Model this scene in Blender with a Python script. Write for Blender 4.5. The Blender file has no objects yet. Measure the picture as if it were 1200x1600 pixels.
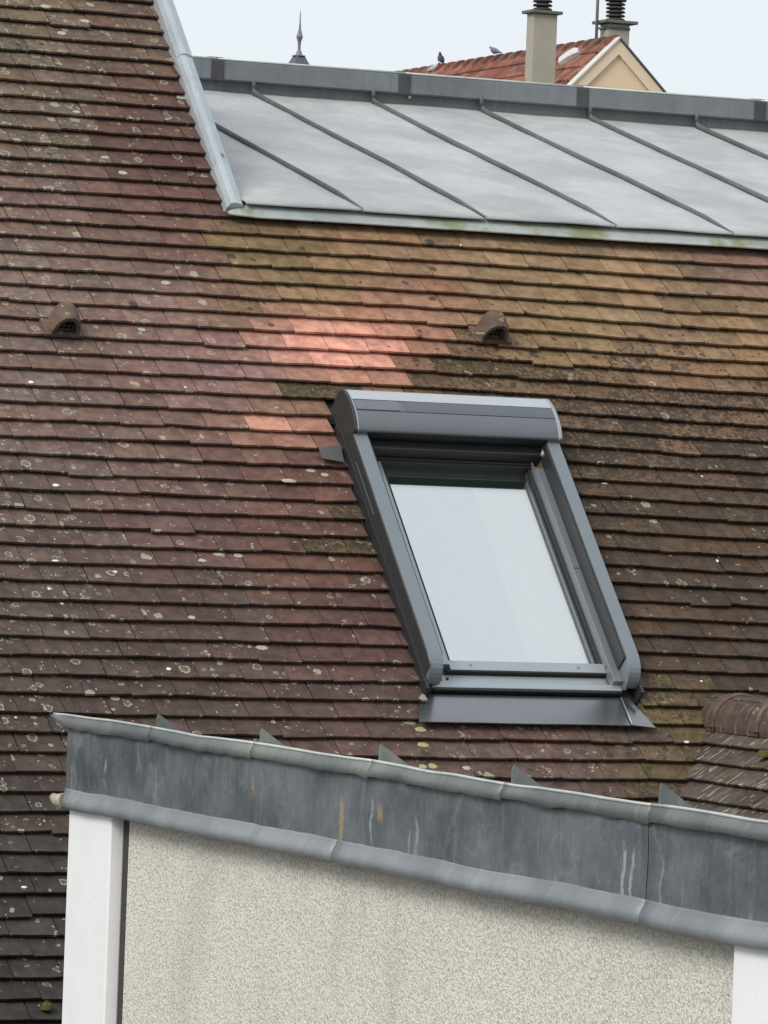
import bpy, math, random
from math import sin, cos, tan, radians, pi, sqrt, atan2, floor, exp
from mathutils import Vector

rnd = random.Random(11)
scn = bpy.context.scene
COL = scn.collection
H = 8.5                                    # eye height above the ground

# ------------------------------------------------------------------ camera
F_PX, YAW, ROLL = 7600.0, radians(24.1), 0.037
R0 = Vector((cos(YAW), -sin(YAW), 0)); FW = Vector((sin(YAW), cos(YAW), 0)); ZZ = Vector((0, 0, 1))
CR = cos(ROLL) * R0 + sin(ROLL) * ZZ; CU = -sin(ROLL) * R0 + cos(ROLL) * ZZ
EYE = Vector((0, 0, H))
cd = bpy.data.cameras.new('camera'); cam = bpy.data.objects.new('camera', cd); COL.objects.link(cam)
cd.sensor_fit = 'HORIZONTAL'; cd.sensor_width = 36.0; cd.lens = F_PX / 1200 * 36
cd.clip_start = 0.5; cd.clip_end = 3000
from mathutils import Matrix
cam.matrix_world = Matrix(((CR.x, CU.x, -FW.x, 0), (CR.y, CU.y, -FW.y, 0), (CR.z, CU.z, -FW.z, H), (0, 0, 0, 1)))
scn.camera = cam
scn.cycles.max_bounces = 6; scn.cycles.diffuse_bounces = 3; scn.cycles.glossy_bounces = 3; scn.cycles.transparent_max_bounces = 6
scn.render.resolution_x, scn.render.resolution_y = 768, 1024

# ------------------------------------------------------------------ sky, sun, exposure
SUN = Vector((-0.72, -0.40, 0.66)).normalized()
w = bpy.data.worlds.new('World'); scn.world = w; w.use_nodes = True
nt = w.node_tree; nt.nodes.clear()
out = nt.nodes.new('ShaderNodeOutputWorld'); bg = nt.nodes.new('ShaderNodeBackground')
sky = nt.nodes.new('ShaderNodeTexSky'); sky.sky_type = 'NISHITA'; sky.sun_disc = False
sky.sun_elevation = math.asin(SUN.z); sky.sun_rotation = atan2(SUN.x, SUN.y)
sky.dust_density = 6.0; sky.air_density = 1.0
mx = nt.nodes.new('ShaderNodeMix'); mx.data_type = 'RGBA'; mx.inputs[0].default_value = 0.90
mx.inputs[7].default_value = (8.35, 8.95, 9.45, 1)          # the overcast's own even cloud colour
nt.links.new(sky.outputs[0], mx.inputs[6]); nt.links.new(mx.outputs[2], bg.inputs[0])
bg.inputs[1].default_value = 0.0805
nt.links.new(bg.outputs[0], out.inputs[0])
sd = bpy.data.lights.new('sun', 'SUN'); sd.energy = 1.6; sd.angle = radians(24); sd.color = (1.0, 0.965, 0.92)
so = bpy.data.objects.new('sun', sd); COL.objects.link(so); so.location = (-20, -15, 40)
so.rotation_euler = (-SUN).to_track_quat('-Z', 'Y').to_euler()
vs = scn.view_settings; vs.view_transform = 'Standard'; vs.look = 'None'; vs.exposure = 0.42; vs.gamma = 1.0
vs.use_curve_mapping = False

# ------------------------------------------------------------------ pixel -> direction helpers (photo is 1200 x 1600)
def ray(x, y): return FW * F_PX + CR * (x - 600) + CU * (800 - y)
def at_depth(x, y, d): return EYE + ray(x, y) / F_PX * d
def at_x(x, y, X): d = ray(x, y); return EYE + d * (X / d.x)
def at_y(x, y, Y): d = ray(x, y); return EYE + d * (Y / d.y)
def proj(P):
    q = P - EYE; z = q.dot(FW)
    return 600 + F_PX * q.dot(CR) / z, 800 - F_PX * q.dot(CU) / z
PITCH = radians(47)
OO = at_depth(600, 800, 17.6)
S = Vector((0, cos(PITCH), sin(PITCH))); N = Vector((0, -sin(PITCH), cos(PITCH))); XX = Vector((1, 0, 0))
def RP(u, v, w_): return OO + XX * u + S * v + N * w_
def uv(x, y, w_=0.0):
    d = ray(x, y); t = (N.dot(OO - EYE) + w_) / N.dot(d); q = EYE + d * t - OO
    return q.x, q.dot(S)

# ------------------------------------------------------------------ object helpers
WL = {}                                   # world location of each object (no rotations are used)
def link(o, parent, loc):
    COL.objects.link(o); WL[o.name] = Vector(loc)
    if parent is not None:
        o.parent = parent; o.location = Vector(loc) - WL[parent.name]
    else:
        o.location = loc
    return o
def empty(name, loc, parent=None, label=None, cat=None, group=None):
    o = bpy.data.objects.new(name, None); link(o, parent, loc); o.empty_display_size = 0.2
    return tag(o, label, cat, group)
def tag(o, label=None, cat=None, group=None, kind=None):
    if label: o['label'] = label
    if cat: o['category'] = cat
    if group: o['group'] = group
    if kind: o['kind'] = kind
    return o
class MB:
    """collects world-space vertices and faces, becomes ONE mesh object"""
    def __init__(s): s.v = []; s.f = []; s.sm = []; s.a = {}
    def add(s, verts, faces, smooth=False):
        b = len(s.v); s.v += [Vector(q) for q in verts]
        for f in faces: s.f.append(tuple(b + i for i in f)); s.sm.append(smooth)
    def box(s, c, ax, ay, az, taper=None):
        """c = centre, ax.. = half axis vectors"""
        c = Vector(c); ax = Vector(ax); ay = Vector(ay); az = Vector(az)
        V = [c + ax * i + ay * j + az * k for k in (-1, 1) for j in (-1, 1) for i in (-1, 1)]
        s.add(V, [(0, 2, 3, 1), (4, 5, 7, 6), (0, 1, 5, 4), (2, 6, 7, 3), (0, 4, 6, 2), (1, 3, 7, 5)])
        return s
    def bb(s, x0, x1, y0, y1, z0, z1):
        return s.box(((x0+x1)/2, (y0+y1)/2, (z0+z1)/2), ((x1-x0)/2, 0, 0), (0, (y1-y0)/2, 0), (0, 0, (z1-z0)/2))
    def loft(s, rings, closed=True, cap=True, smooth=False):
        n = len(rings[0]); b = len(s.v)
        for r_ in rings: s.v += [Vector(q) for q in r_]
        for i in range(len(rings) - 1):
            for j in range(n if closed else n - 1):
                k = (j + 1) % n
                s.f.append((b+i*n+j, b+i*n+k, b+(i+1)*n+k, b+(i+1)*n+j)); s.sm.append(smooth)
        if cap and closed:
            s.f.append(tuple(b + j for j in reversed(range(n)))); s.sm.append(False)
            s.f.append(tuple(b + (len(rings)-1)*n + j for j in range(n))); s.sm.append(False)
        return s
    def tube(s, pts, rad, n=8):
        rings = []
        for i, q in enumerate(pts):
            q = Vector(q); d = (Vector(pts[min(i+1, len(pts)-1)]) - Vector(pts[max(i-1, 0)])).normalized()
            a_ = d.cross(Vector((0.13, 0.31, 0.94))); a_.normalize(); b_ = d.cross(a_)
            rr = rad[i] if isinstance(rad, (list, tuple)) else rad
            rings.append([q + (a_ * cos(2*pi*k/n) + b_ * sin(2*pi*k/n)) * rr for k in range(n)])
        return s.loft(rings, smooth=True)
    def build(s, name, mat, parent=None, loc=None, bevel=0.0, fix=True, seg=2):
        if loc is None:
            lo = [min(q[i] for q in s.v) for i in range(3)]; hi = [max(q[i] for q in s.v) for i in range(3)]
            loc = ((lo[0]+hi[0])/2, (lo[1]+hi[1])/2, lo[2])
        L = Vector(loc)
        me = bpy.data.meshes.new(name); me.from_pydata([q - L for q in s.v], [], s.f)
        for p_, sm in zip(me.polygons, s.sm): p_.use_smooth = sm
        for k, vals in s.a.items():
            at = me.attributes.new(k, 'FLOAT_VECTOR', 'POINT'); at.data.foreach_set('vector', [c for q in vals for c in q])
        if fix:
            import bmesh
            bm = bmesh.new(); bm.from_mesh(me); bmesh.ops.recalc_face_normals(bm, faces=bm.faces); bm.to_mesh(me); bm.free()
        me.materials.append(mat)
        o = bpy.data.objects.new(name, me); link(o, parent, L)
        if bevel:
            m = o.modifiers.new('bevel', 'BEVEL'); m.width = bevel; m.segments = seg; m.limit_method = 'ANGLE'; m.angle_limit = radians(40)
            m.harden_normals = False
        return o

# ------------------------------------------------------------------ material helpers
class NT:
    def __init__(s, name):
        s.m = bpy.data.materials.new(name); s.m.use_nodes = True; s.t = s.m.node_tree; s.t.nodes.clear()
        s.out = s.n('ShaderNodeOutputMaterial')
    def n(s, typ, **kw):
        nd = s.t.nodes.new(typ)
        for k, v in kw.items(): setattr(nd, k, v)
        return nd
    def set(s, sock, v):
        if hasattr(v, 'is_output') or isinstance(v, bpy.types.NodeSocket): s.t.links.new(v, sock)
        elif v is not None:
            if hasattr(sock, 'default_value') and hasattr(sock.default_value, '__len__') and not hasattr(v, '__len__'):
                v = [v] * len(sock.default_value)
            if hasattr(v, '__len__') and len(v) == 3 and len(sock.default_value) == 4: v = tuple(v) + (1,)
            sock.default_value = v
    def math(s, op, a, b=None, c=None, clamp=False):
        nd = s.n('ShaderNodeMath', operation=op, use_clamp=clamp); s.set(nd.inputs[0], a)
        if b is not None: s.set(nd.inputs[1], b)
        if c is not None: s.set(nd.inputs[2], c)
        return nd.outputs[0]
    def vmath(s, op, a, b=None, scale=None):
        nd = s.n('ShaderNodeVectorMath', operation=op); s.set(nd.inputs[0], a)
        if b is not None: s.set(nd.inputs[1], b)
        if scale is not None: s.set(nd.inputs['Scale'], scale)
        return nd.outputs[1 if op in ('LENGTH', 'DISTANCE', 'DOT_PRODUCT') else 0]
    def mix(s, f, a, b, blend='MIX'):
        nd = s.n('ShaderNodeMix', data_type='RGBA', blend_type=blend, clamp_factor=True)
        s.set(nd.inputs[0], f); s.set(nd.inputs[6], a); s.set(nd.inputs[7], b); return nd.outputs[2]
    def ramp(s, v, lo, hi, a=0.0, b=1.0, smooth=True):
        nd = s.n('ShaderNodeMapRange', interpolation_type='SMOOTHSTEP' if smooth else 'LINEAR', clamp=True)
        for i, q in enumerate((v, lo, hi, a, b)): s.set(nd.inputs[i], q)
        return nd.outputs[0]
    def noise(s, vec, scale, detail=4, rough=0.55, dist=0.0, color=False):
        nd = s.n('ShaderNodeTexNoise', noise_dimensions='3D'); s.set(nd.inputs['Vector'], vec)
        nd.inputs['Scale'].default_value = scale; nd.inputs['Detail'].default_value = detail
        nd.inputs['Roughness'].default_value = rough; nd.inputs['Distortion'].default_value = dist
        return nd.outputs[1 if color else 0]
    def voro(s, vec, scale, feature='F1', rand=1.0):
        nd = s.n('ShaderNodeTexVoronoi', voronoi_dimensions='2D', feature=feature); s.set(nd.inputs['Vector'], vec)
        nd.inputs['Scale'].default_value = scale; nd.inputs['Randomness'].default_value = rand
        return nd
    def pos(s): return s.n('ShaderNodeNewGeometry').outputs['Position']
    def attr(s, name): return s.n('ShaderNodeAttribute', attribute_name=name).outputs['Vector']
    def sep(s, v): nd = s.n('ShaderNodeSeparateXYZ'); s.set(nd.inputs[0], v); return nd.outputs
    def comb(s, x, y, z=0.0):
        nd = s.n('ShaderNodeCombineXYZ')
        for i, q in enumerate((x, y, z)): s.set(nd.inputs[i], q)
        return nd.outputs[0]
    def bump(s, h, strength=0.3, dist=0.003):
        nd = s.n('ShaderNodeBump'); nd.inputs['Strength'].default_value = strength; nd.inputs['Distance'].default_value = dist
        s.set(nd.inputs['Height'], h); return nd.outputs[0]
    def pbr(s, col, rough=0.7, metal=0.0, normal=None, spec=0.5):
        b = s.n('ShaderNodeBsdfPrincipled'); s.set(b.inputs['Base Color'], col); s.set(b.inputs['Roughness'], rough)
        s.set(b.inputs['Metallic'], metal); s.set(b.inputs['Specular IOR Level'], spec)
        if normal is not None: s.t.links.new(normal, b.inputs['Normal'])
        s.t.links.new(b.outputs[0], s.out.inputs[0]); return s.m
def lin(r_, g, b): return tuple(((c / 255) / 12.92 if c / 255 <= 0.04045 else ((c / 255 + 0.055) / 1.055) ** 2.4) for c in (r_, g, b))

# ---- clay tiles: per-tile colour (tcol), growth (tpar = lichen, mottle, streak), local coordinates (tuv)
def tile_material(name, streaky=False):
    t = NT(name)
    base = t.attr('tcol'); par = t.sep(t.attr('tpar')); q = t.attr('tuv')
    nz = t.noise(q, 55, 2, 0.6, color=True)
    wob = t.vmath('SCALE', t.vmath('SUBTRACT', nz, (0.5, 0.5, 0.5)), scale=0.026)
    qd = t.vmath('ADD', q, wob)
    # burnt clay grain and soft weathering
    g1 = t.noise(q, 260, 2, 0.7); g2 = t.noise(q, 21, 3, 0.62)
    c = t.mix(1.0, base, t.mix(g1, (0.72, 0.72, 0.72), (1.30, 1.28, 1.26)), 'MULTIPLY')
    c = t.mix(1.0, c, t.mix(t.ramp(g2, .3, .7), (0.74, 0.72, 0.73), (1.24, 1.24, 1.24)), 'MULTIPLY')
    # dark algae blotches (mottle)
    m1 = t.noise(qd, 62, 3, 0.66, 0.5); thr = t.math('SUBTRACT', 0.76, t.math('MULTIPLY', par[1], 0.34))
    mm = t.ramp(m1, thr, t.math('ADD', thr, 0.05))
    c = t.mix(t.math('MULTIPLY', mm, .85), c, t.mix(g2, (0.026, 0.021, 0.015), (0.050, 0.039, 0.027)))
    # pale crusts over heavily mottled tiles
    m3 = t.noise(qd, 95, 3, 0.7, 0.8)
    pc = t.math('MULTIPLY', t.ramp(m3, .58, .64), t.math('MULTIPLY', t.ramp(par[1], .5, 1.0), .5))
    c = t.mix(pc, c, t.mix(g2, (0.20, 0.135, 0.095), (0.22, 0.165, 0.10)))
    # lichen: grey haze, discs, rings, dots
    hz = t.math('MULTIPLY', t.ramp(m1, .46, .66), t.ramp(par[0], .45, 1.2, 0, .5))
    c = t.mix(hz, c, (0.19, 0.17, 0.135))
    for sc, rmax, k, pres, col in ((17, .38, 1.0, .32, (0.46, 0.44, 0.35)), (31, .34, .9, .27, (0.44, 0.42, 0.34)), (70, .26, .95, .16, (0.72, 0.71, 0.66))):
        v = t.voro(qd, sc); rc = t.sep(v.outputs['Color'])
        on = t.math('LESS_THAN', rc[0], t.math('MULTIPLY', par[0], pres))
        rad = t.math('MULTIPLY', t.math('ADD', t.math('MULTIPLY', rc[1], .75), .25), rmax)
        d = t.math('DIVIDE', v.outputs['Distance'], rad)
        disc = t.ramp(d, 1.0, .86)
        if sc < 60:                                    # the same cells carry dark algae spots on mottled tiles
            dk = t.math('MULTIPLY', disc, t.math('GREATER_THAN', rc[0], t.math('SUBTRACT', 1.0, t.math('MULTIPLY', t.math('MULTIPLY', par[1], par[1]), .62))))
            c = t.mix(t.math('MULTIPLY', dk, .8), c, (0.045, 0.034, 0.026))
        ring = t.math('MULTIPLY', disc, t.ramp(d, .62, .80))
        solid = t.math('GREATER_THAN', rc[2], .74 if sc < 60 else .1)
        inner = t.math('MULTIPLY', disc, t.math('MULTIPLY_ADD', solid, .62, .16))
        a = t.math('MULTIPLY', t.math('MAXIMUM', ring, inner), t.math('MULTIPLY', on, k * .86))
        a = t.math('MULTIPLY', a, t.ramp(g1, .28, .52, .35, 1.0))
        c = t.mix(a, c, t.mix(rc[2], col, (0.40, 0.385, 0.27)))
    if streaky:
        # long pale streaks running down the slope
        sx = t.sep(q)
        st = t.noise(t.comb(t.math('MULTIPLY', sx[0], 48), t.math('MULTIPLY', sx[1], 9), sx[2]), 1.0, 4, .6, .3)
        sm = t.math('MULTIPLY', t.ramp(st, .59, .66), t.math('MULTIPLY', par[2], .8))
        c = t.mix(sm, c, (0.42, 0.385, 0.31))
    h = t.math('ADD', t.math('MULTIPLY', g1, .5), t.math('ADD', t.math('MULTIPLY', g2, 1.2), t.math('MULTIPLY', mm, .3)))
    return t.pbr(c, 0.82, 0, t.bump(h, .45, .003), .28)
M_TILE = tile_material('clay_tile'); M_TILE_S = tile_material('streaked_clay_tile', True)

def zinc(name, c0, c1, rough=.5, metal=.35, streak=1.0, pale=(0.42, 0.45, 0.46), spots=0.0, scale=1.0):
    t = NT(name); p_ = t.pos(); s_ = t.sep(p_)
    low = t.noise(p_, 2.3 * scale, 5, .62); mid = t.noise(p_, 11 * scale, 5, .65); fine = t.noise(p_, 130, 3, .7)
    hor = t.math('ADD', s_[0], s_[1])
    st = t.noise(t.comb(t.math('MULTIPLY', hor, 38), t.math('MULTIPLY', s_[2], 2.2), 0.0), 1.0, 5, .7)
    c = t.mix(t.ramp(low, .32, .68), c0, c1)
    c = t.mix(1.0, c, t.mix(mid, (0.78, 0.78, 0.79), (1.2, 1.2, 1.19)), 'MULTIPLY')
    c = t.mix(1.0, c, t.mix(fine, (0.83, 0.83, 0.83), (1.17, 1.17, 1.17)), 'MULTIPLY')
    c = t.mix(t.math('MULTIPLY', t.ramp(st, .52, .74), .42 * streak), c, pale)
    c = t.mix(t.math('MULTIPLY', t.ramp(st, .46, .28), .45 * streak), c, tuple(q * .55 for q in c0))
    return t, c, mid, fine, st
def zinc_mat(name, c0, c1, rough=.5, metal=.35, **kw):
    t, c, mid, fine, st = zinc(name, c0, c1, rough, metal, **kw)
    return t.pbr(c, t.ramp(mid, .2, .8, rough - .08, rough + .12), metal, t.bump(t.math('ADD', mid, t.math('MULTIPLY', fine, .2)), .25, .006))
M_ZROOF = zinc_mat('zinc_roof_sheet', (0.36, 0.365, 0.365), (0.47, 0.475, 0.47), .62, .15, streak=.25, pale=(0.5, 0.52, 0.52))
M_ZSEAM = zinc_mat('zinc_seam', (0.09, 0.096, 0.10), (0.14, 0.147, 0.152), .55, .2, streak=.3)
M_ZCAP = zinc_mat('zinc_cap', (0.155, 0.17, 0.18), (0.21, 0.23, 0.24), .5, .3, streak=.75, pale=(.3, .32, .33))
M_ZDARK = zinc_mat('zinc_dark', (0.052, 0.050, 0.052), (0.075, 0.074, 0.076), .7, .1, streak=.6, pale=(.13, .13, .13))
M_ZUP = zinc_mat('zinc_upstand', (0.085, 0.093, 0.095), (0.125, 0.135, 0.135), .6, .2, streak=.4)
M_ZVERGE = zinc_mat('zinc_verge', (0.37, 0.415, 0.44), (0.46, 0.505, 0.53), .45, .3, streak=.3)
M_LIP = zinc_mat('zinc_lip', (0.125, 0.14, 0.138), (0.22, 0.235, 0.22), .5, .25, streak=.5, pale=(.42, .43, .38))
M_ROLL = zinc_mat('zinc_roll', (0.20, 0.22, 0.23), (0.30, 0.32, 0.33), .5, .25, streak=.5, pale=(.42, .44, .44))
M_BEAD = zinc_mat('zinc_bright_edge', (0.46, 0.49, 0.47), (0.60, 0.62, 0.58), .45, .2, streak=.2)
def apron_mat():
    t, c, mid, fine, st = zinc('zinc_apron_mossy', (0.30, 0.33, 0.31), (0.42, 0.45, 0.43), streak=.5)
    p_ = t.pos(); mo = t.ramp(t.noise(p_, 5, 4, .6), .50, .66)
    c = t.mix(t.math('MULTIPLY', mo, .75), c, (0.19, 0.20, 0.05))
    return t.pbr(c, .6, .15, t.bump(mid, .2, .004))
M_APRON_Z = apron_mat()

def fascia_mat(stains):
    t, c, mid, fine, st = zinc('zinc_fascia', (0.082, 0.095, 0.106), (0.175, 0.192, 0.202), streak=.85, pale=(0.30, 0.33, 0.345), scale=1.6)
    p_ = t.pos(); s_ = t.sep(p_)
    wy = t.math('ADD', s_[1], t.math('MULTIPLY', t.math('SUBTRACT', t.noise(p_, 14, 3, .6), .5), .05))
    brk = t.noise(p_, 42, 4, .7)
    for y0, wid, z0, z1, col, k in stains:
        band = t.math('MULTIPLY', t.ramp(t.math('ABSOLUTE', t.math('SUBTRACT', wy, y0)), wid, wid * .35),
                      t.math('MULTIPLY', t.ramp(s_[2], z0, z0 + .03), t.ramp(s_[2], z1, z1 - .03)))
        c = t.mix(t.math('MULTIPLY', band, t.math('MULTIPLY', t.ramp(brk, .33, .48), k)), c, col)
    fs = t.noise(t.comb(t.math('MULTIPLY', s_[1], 95), t.math('MULTIPLY', s_[2], 7), 0.0), 1.0, 4, .7)
    c = t.mix(t.ramp(fs, .58, .72, 0, .5), c, (0.30, 0.33, 0.345)); c = t.mix(t.ramp(fs, .42, .30, 0, .35), c, (0.07, 0.08, 0.09))
    bl = t.math('MULTIPLY', t.ramp(t.noise(p_, 6, 5, .75, 1.2), .54, .70), .6)
    c = t.mix(bl, c, (0.24, 0.28, 0.31))
    sp = t.ramp(t.noise(p_, 70, 2, .5), .70, .76, 0, .55)
    c = t.mix(sp, c, (0.34, 0.36, 0.36))
    return t.pbr(c, t.ramp(mid, .2, .8, .42, .62), .35, t.bump(t.math('ADD', mid, t.math('MULTIPLY', t.noise(p_, 3, 2), 3)), .22, .01))

def plain(name, col, rough=.6, metal=0.0, var=.12, scale=30, spec=.5, bump=.0):
    t = NT(name); n1 = t.noise(t.pos(), scale, 4, .6)
    c = t.mix(1.0, col, t.mix(n1, (1 - var,) * 3, (1 + var,) * 3), 'MULTIPLY')
    return t.pbr(c, rough, metal, t.bump(n1, bump, .003) if bump else None, spec)
M_ALU = plain('grey_aluminium', (0.215, 0.240, 0.258), .42, .45, .05, 9)
M_BOX = plain('box_aluminium', (0.150, 0.164, 0.176), .5, .25, .07, 9)
M_ALU_L = plain('light_aluminium', (0.36, 0.395, 0.415), .38, .5, .05, 9)
M_ALU_S = plain('solar_film', (0.115, 0.125, 0.137), .34, .15, .06, 12)
M_ALU_D = plain('dark_aluminium', (0.036, 0.037, 0.039), .45, .3, .10, 14)
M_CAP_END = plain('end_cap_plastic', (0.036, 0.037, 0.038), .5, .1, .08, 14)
M_RUB = plain('black_gasket', (0.010, 0.010, 0.011), .6)
M_LINE = plain('white_lining', (0.86, 0.93, 0.89), .7, 0, .04, 5)
M_BACK = plain('lilac_back', (0.56, 0.53, 0.62), .8, 0, .05, 3)
M_GREEN = plain('green_blind', (0.03, 0.21, 0.125), .7, 0, .15, 8)
def white_mat():
    t = NT('white_paint'); p_ = t.pos(); s_ = t.sep(p_); n1 = t.noise(p_, 6, 5, .65); n2 = t.noise(p_, 60, 3, .6)
    st = t.noise(t.comb(t.math('MULTIPLY', t.math('ADD', s_[0], s_[1]), 40), t.math('MULTIPLY', s_[2], 2.5), 0), 1, 4, .7)
    c = t.mix(t.ramp(n1, .4, .7, 0, .3), (0.87, 0.875, 0.87), (0.74, 0.75, 0.73)); c = t.mix(t.ramp(st, .60, .74, 0, .35), c, (0.52, 0.51, 0.46))
    c = t.mix(t.ramp(n2, .70, .76, 0, .6), c, (0.25, 0.24, 0.22))
    return t.pbr(c, .5, 0, t.bump(n1, .12, .004))
M_WHITE = white_mat()
M_DARKGAP = plain('dark_joint', (0.05, 0.04, 0.042), .9, 0, .3, 40)
M_GROUND = plain('asphalt_ground', (0.07, 0.068, 0.065), .9, 0, .3, .6)
M_MOSS = plain('moss', (0.085, 0.085, 0.018), .95, 0, .5, 160, bump=.8)
M_CONC = plain('chimney_render', (0.38, 0.345, 0.28), .9, 0, .18, 4.5, bump=.2)
M_CONC_L = plain('chimney_slab', (0.14, 0.135, 0.13), .9, 0, .2, 6)
M_POT = plain('chimney_cowl', (0.040, 0.035, 0.034), .8, 0, .2, 8)
M_PEACH = plain('peach_render', (0.78, 0.60, 0.40), .9, 0, .04, 3)
M_PEACH_D = plain('peach_trim', (0.78, 0.62, 0.45), .9, 0, .04, 3)
M_LEAD = plain('pale_mortar', (0.55, 0.54, 0.52), .8, 0, .25, 9)
M_FINIAL = plain('zinc_finial', (0.20, 0.205, 0.25), .5, .4, .06, 5)
M_SLATE = plain('slate', (0.10, 0.105, 0.115), .6, 0, .2, 10)
M_BIRD = plain('pigeon_grey', (0.14, 0.15, 0.17), .8, 0, .3, 30)
M_BIRD_P = plain('pigeon_pale', (0.42, 0.43, 0.45), .8, 0, .35, 25)
M_MAST = plain('steel_mast', (0.20, 0.20, 0.21), .5, .5)
M_DARKIN = plain('dark_inside', (0.006, 0.006, 0.006), 1.0)
M_WIRE = plain('galvanised_wire', (0.13, 0.14, 0.12), .6, .3)

def glass_mat():
    t = NT('coated_glass'); g = t.n('ShaderNodeBsdfGlossy'); g.inputs['Color'].default_value = (1.0, 0.98, 0.985, 1); g.inputs['Roughness'].default_value = .015
    tr = t.n('ShaderNodeBsdfTransparent'); tr.inputs['Color'].default_value = (0.90, 0.96, 0.93, 1)
    m = t.n('ShaderNodeMixShader'); lw = t.n('ShaderNodeLayerWeight'); lw.inputs[0].default_value = .3
    t.set(m.inputs[0], t.math('MULTIPLY_ADD', lw.outputs['Facing'], .25, .56))
    t.t.links.new(tr.outputs[0], m.inputs[1]); t.t.links.new(g.outputs[0], m.inputs[2]); t.t.links.new(m.outputs[0], t.out.inputs[0])
    return t.m
M_GLASS = glass_mat()
def render_wall_mat():
    t = NT('roughcast_render'); p_ = t.pos()
    v = t.n('ShaderNodeTexVoronoi', voronoi_dimensions='3D', feature='F1'); v.inputs['Scale'].default_value = 130; t.set(v.inputs['Vector'], t.vmath('ADD', p_, t.vmath('SCALE', t.noise(p_, 60, 2, .6, color=True), scale=.02)))
    gr = v.outputs['Distance']; lowf = t.noise(p_, 1.6, 4, .6); fine = t.noise(p_, 88, 3, .75)
    s_ = t.sep(p_)
    c = t.mix(lowf, (0.72, 0.68, 0.59), (0.82, 0.79, 0.71))
    c = t.mix(t.ramp(fine, .43, .30, 0, .65), c, (0.14, 0.125, 0.10))
    c = t.mix(t.ramp(gr, .30, .75, 0, .45), c, (0.26, 0.24, 0.20))
    wash = t.noise(t.comb(t.math('MULTIPLY', s_[1], 3.0), t.math('MULTIPLY', s_[2], .7), 0), 1, 4, .6)
    c = t.mix(t.ramp(wash, .48, .68, 0, .30), c, (0.36, 0.325, 0.265))
    drip = t.noise(t.comb(t.math('MULTIPLY', s_[1], 16.0), t.math('MULTIPLY', s_[2], 1.1), 0), 1, 4, .65)
    c = t.mix(t.ramp(drip, .56, .72, 0, .14), c, (0.34, 0.30, 0.24))
    return t.pbr(c, .95, 0, t.bump(t.math('ADD', t.math('MULTIPLY', gr, -1.0), t.math('MULTIPLY', fine, .8)), .65, .005), .2)
M_RENDER = render_wall_mat()

# ================================================================== THE SETTING
g = MB(); g.add([(-1500, -1500, 0), (1500, -1500, 0), (1500, 1500, 0), (-1500, 1500, 0)], [(0, 1, 2, 3)])
tag(g.build('ground', M_GROUND, loc=(0, 0, 0)), kind='structure', label='grey ground around the houses')

# ================================================================== THE HOUSE
house = empty('house', (8.0, 16.5, 0), label='large house with weathered brown clay tile roof, grey roof window and zinc upper roof', cat='house')
E_ROW, T_W, T_T, T_GAP = 0.0855, 0.168, 0.0100, 0.0105
V_E = 1.495                               # where the zinc begins on the slope
U_VERGE = -0.20                           # line of the verge flashing
WIN = (-0.078, 0.770, -0.905, 0.50)       # the hole the roof window sits in

def smooth(x, a, b):
    t = max(0.0, min(1.0, (x - a) / (b - a))); return t * t * (3 - 2 * t)
def vnoise(x, seed=0):
    i = floor(x); f = x - i; f = f * f * (3 - 2 * f)
    h = lambda n: random.Random(n * 7919 + seed * 104729).random() * 2 - 1
    return h(i) * (1 - f) + h(i + 1) * f
def course_dv(u, v, k):
    dip = -0.030 * smooth(u, .3, 1.8) * smooth(v, -1.1, -.3) * smooth(v, 1.6, 1.0)
    return dip + .0035 * vnoise(u * 1.3 + k * .31, 3) + .0022 * vnoise(u * 3.1, 100 + k)

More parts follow.
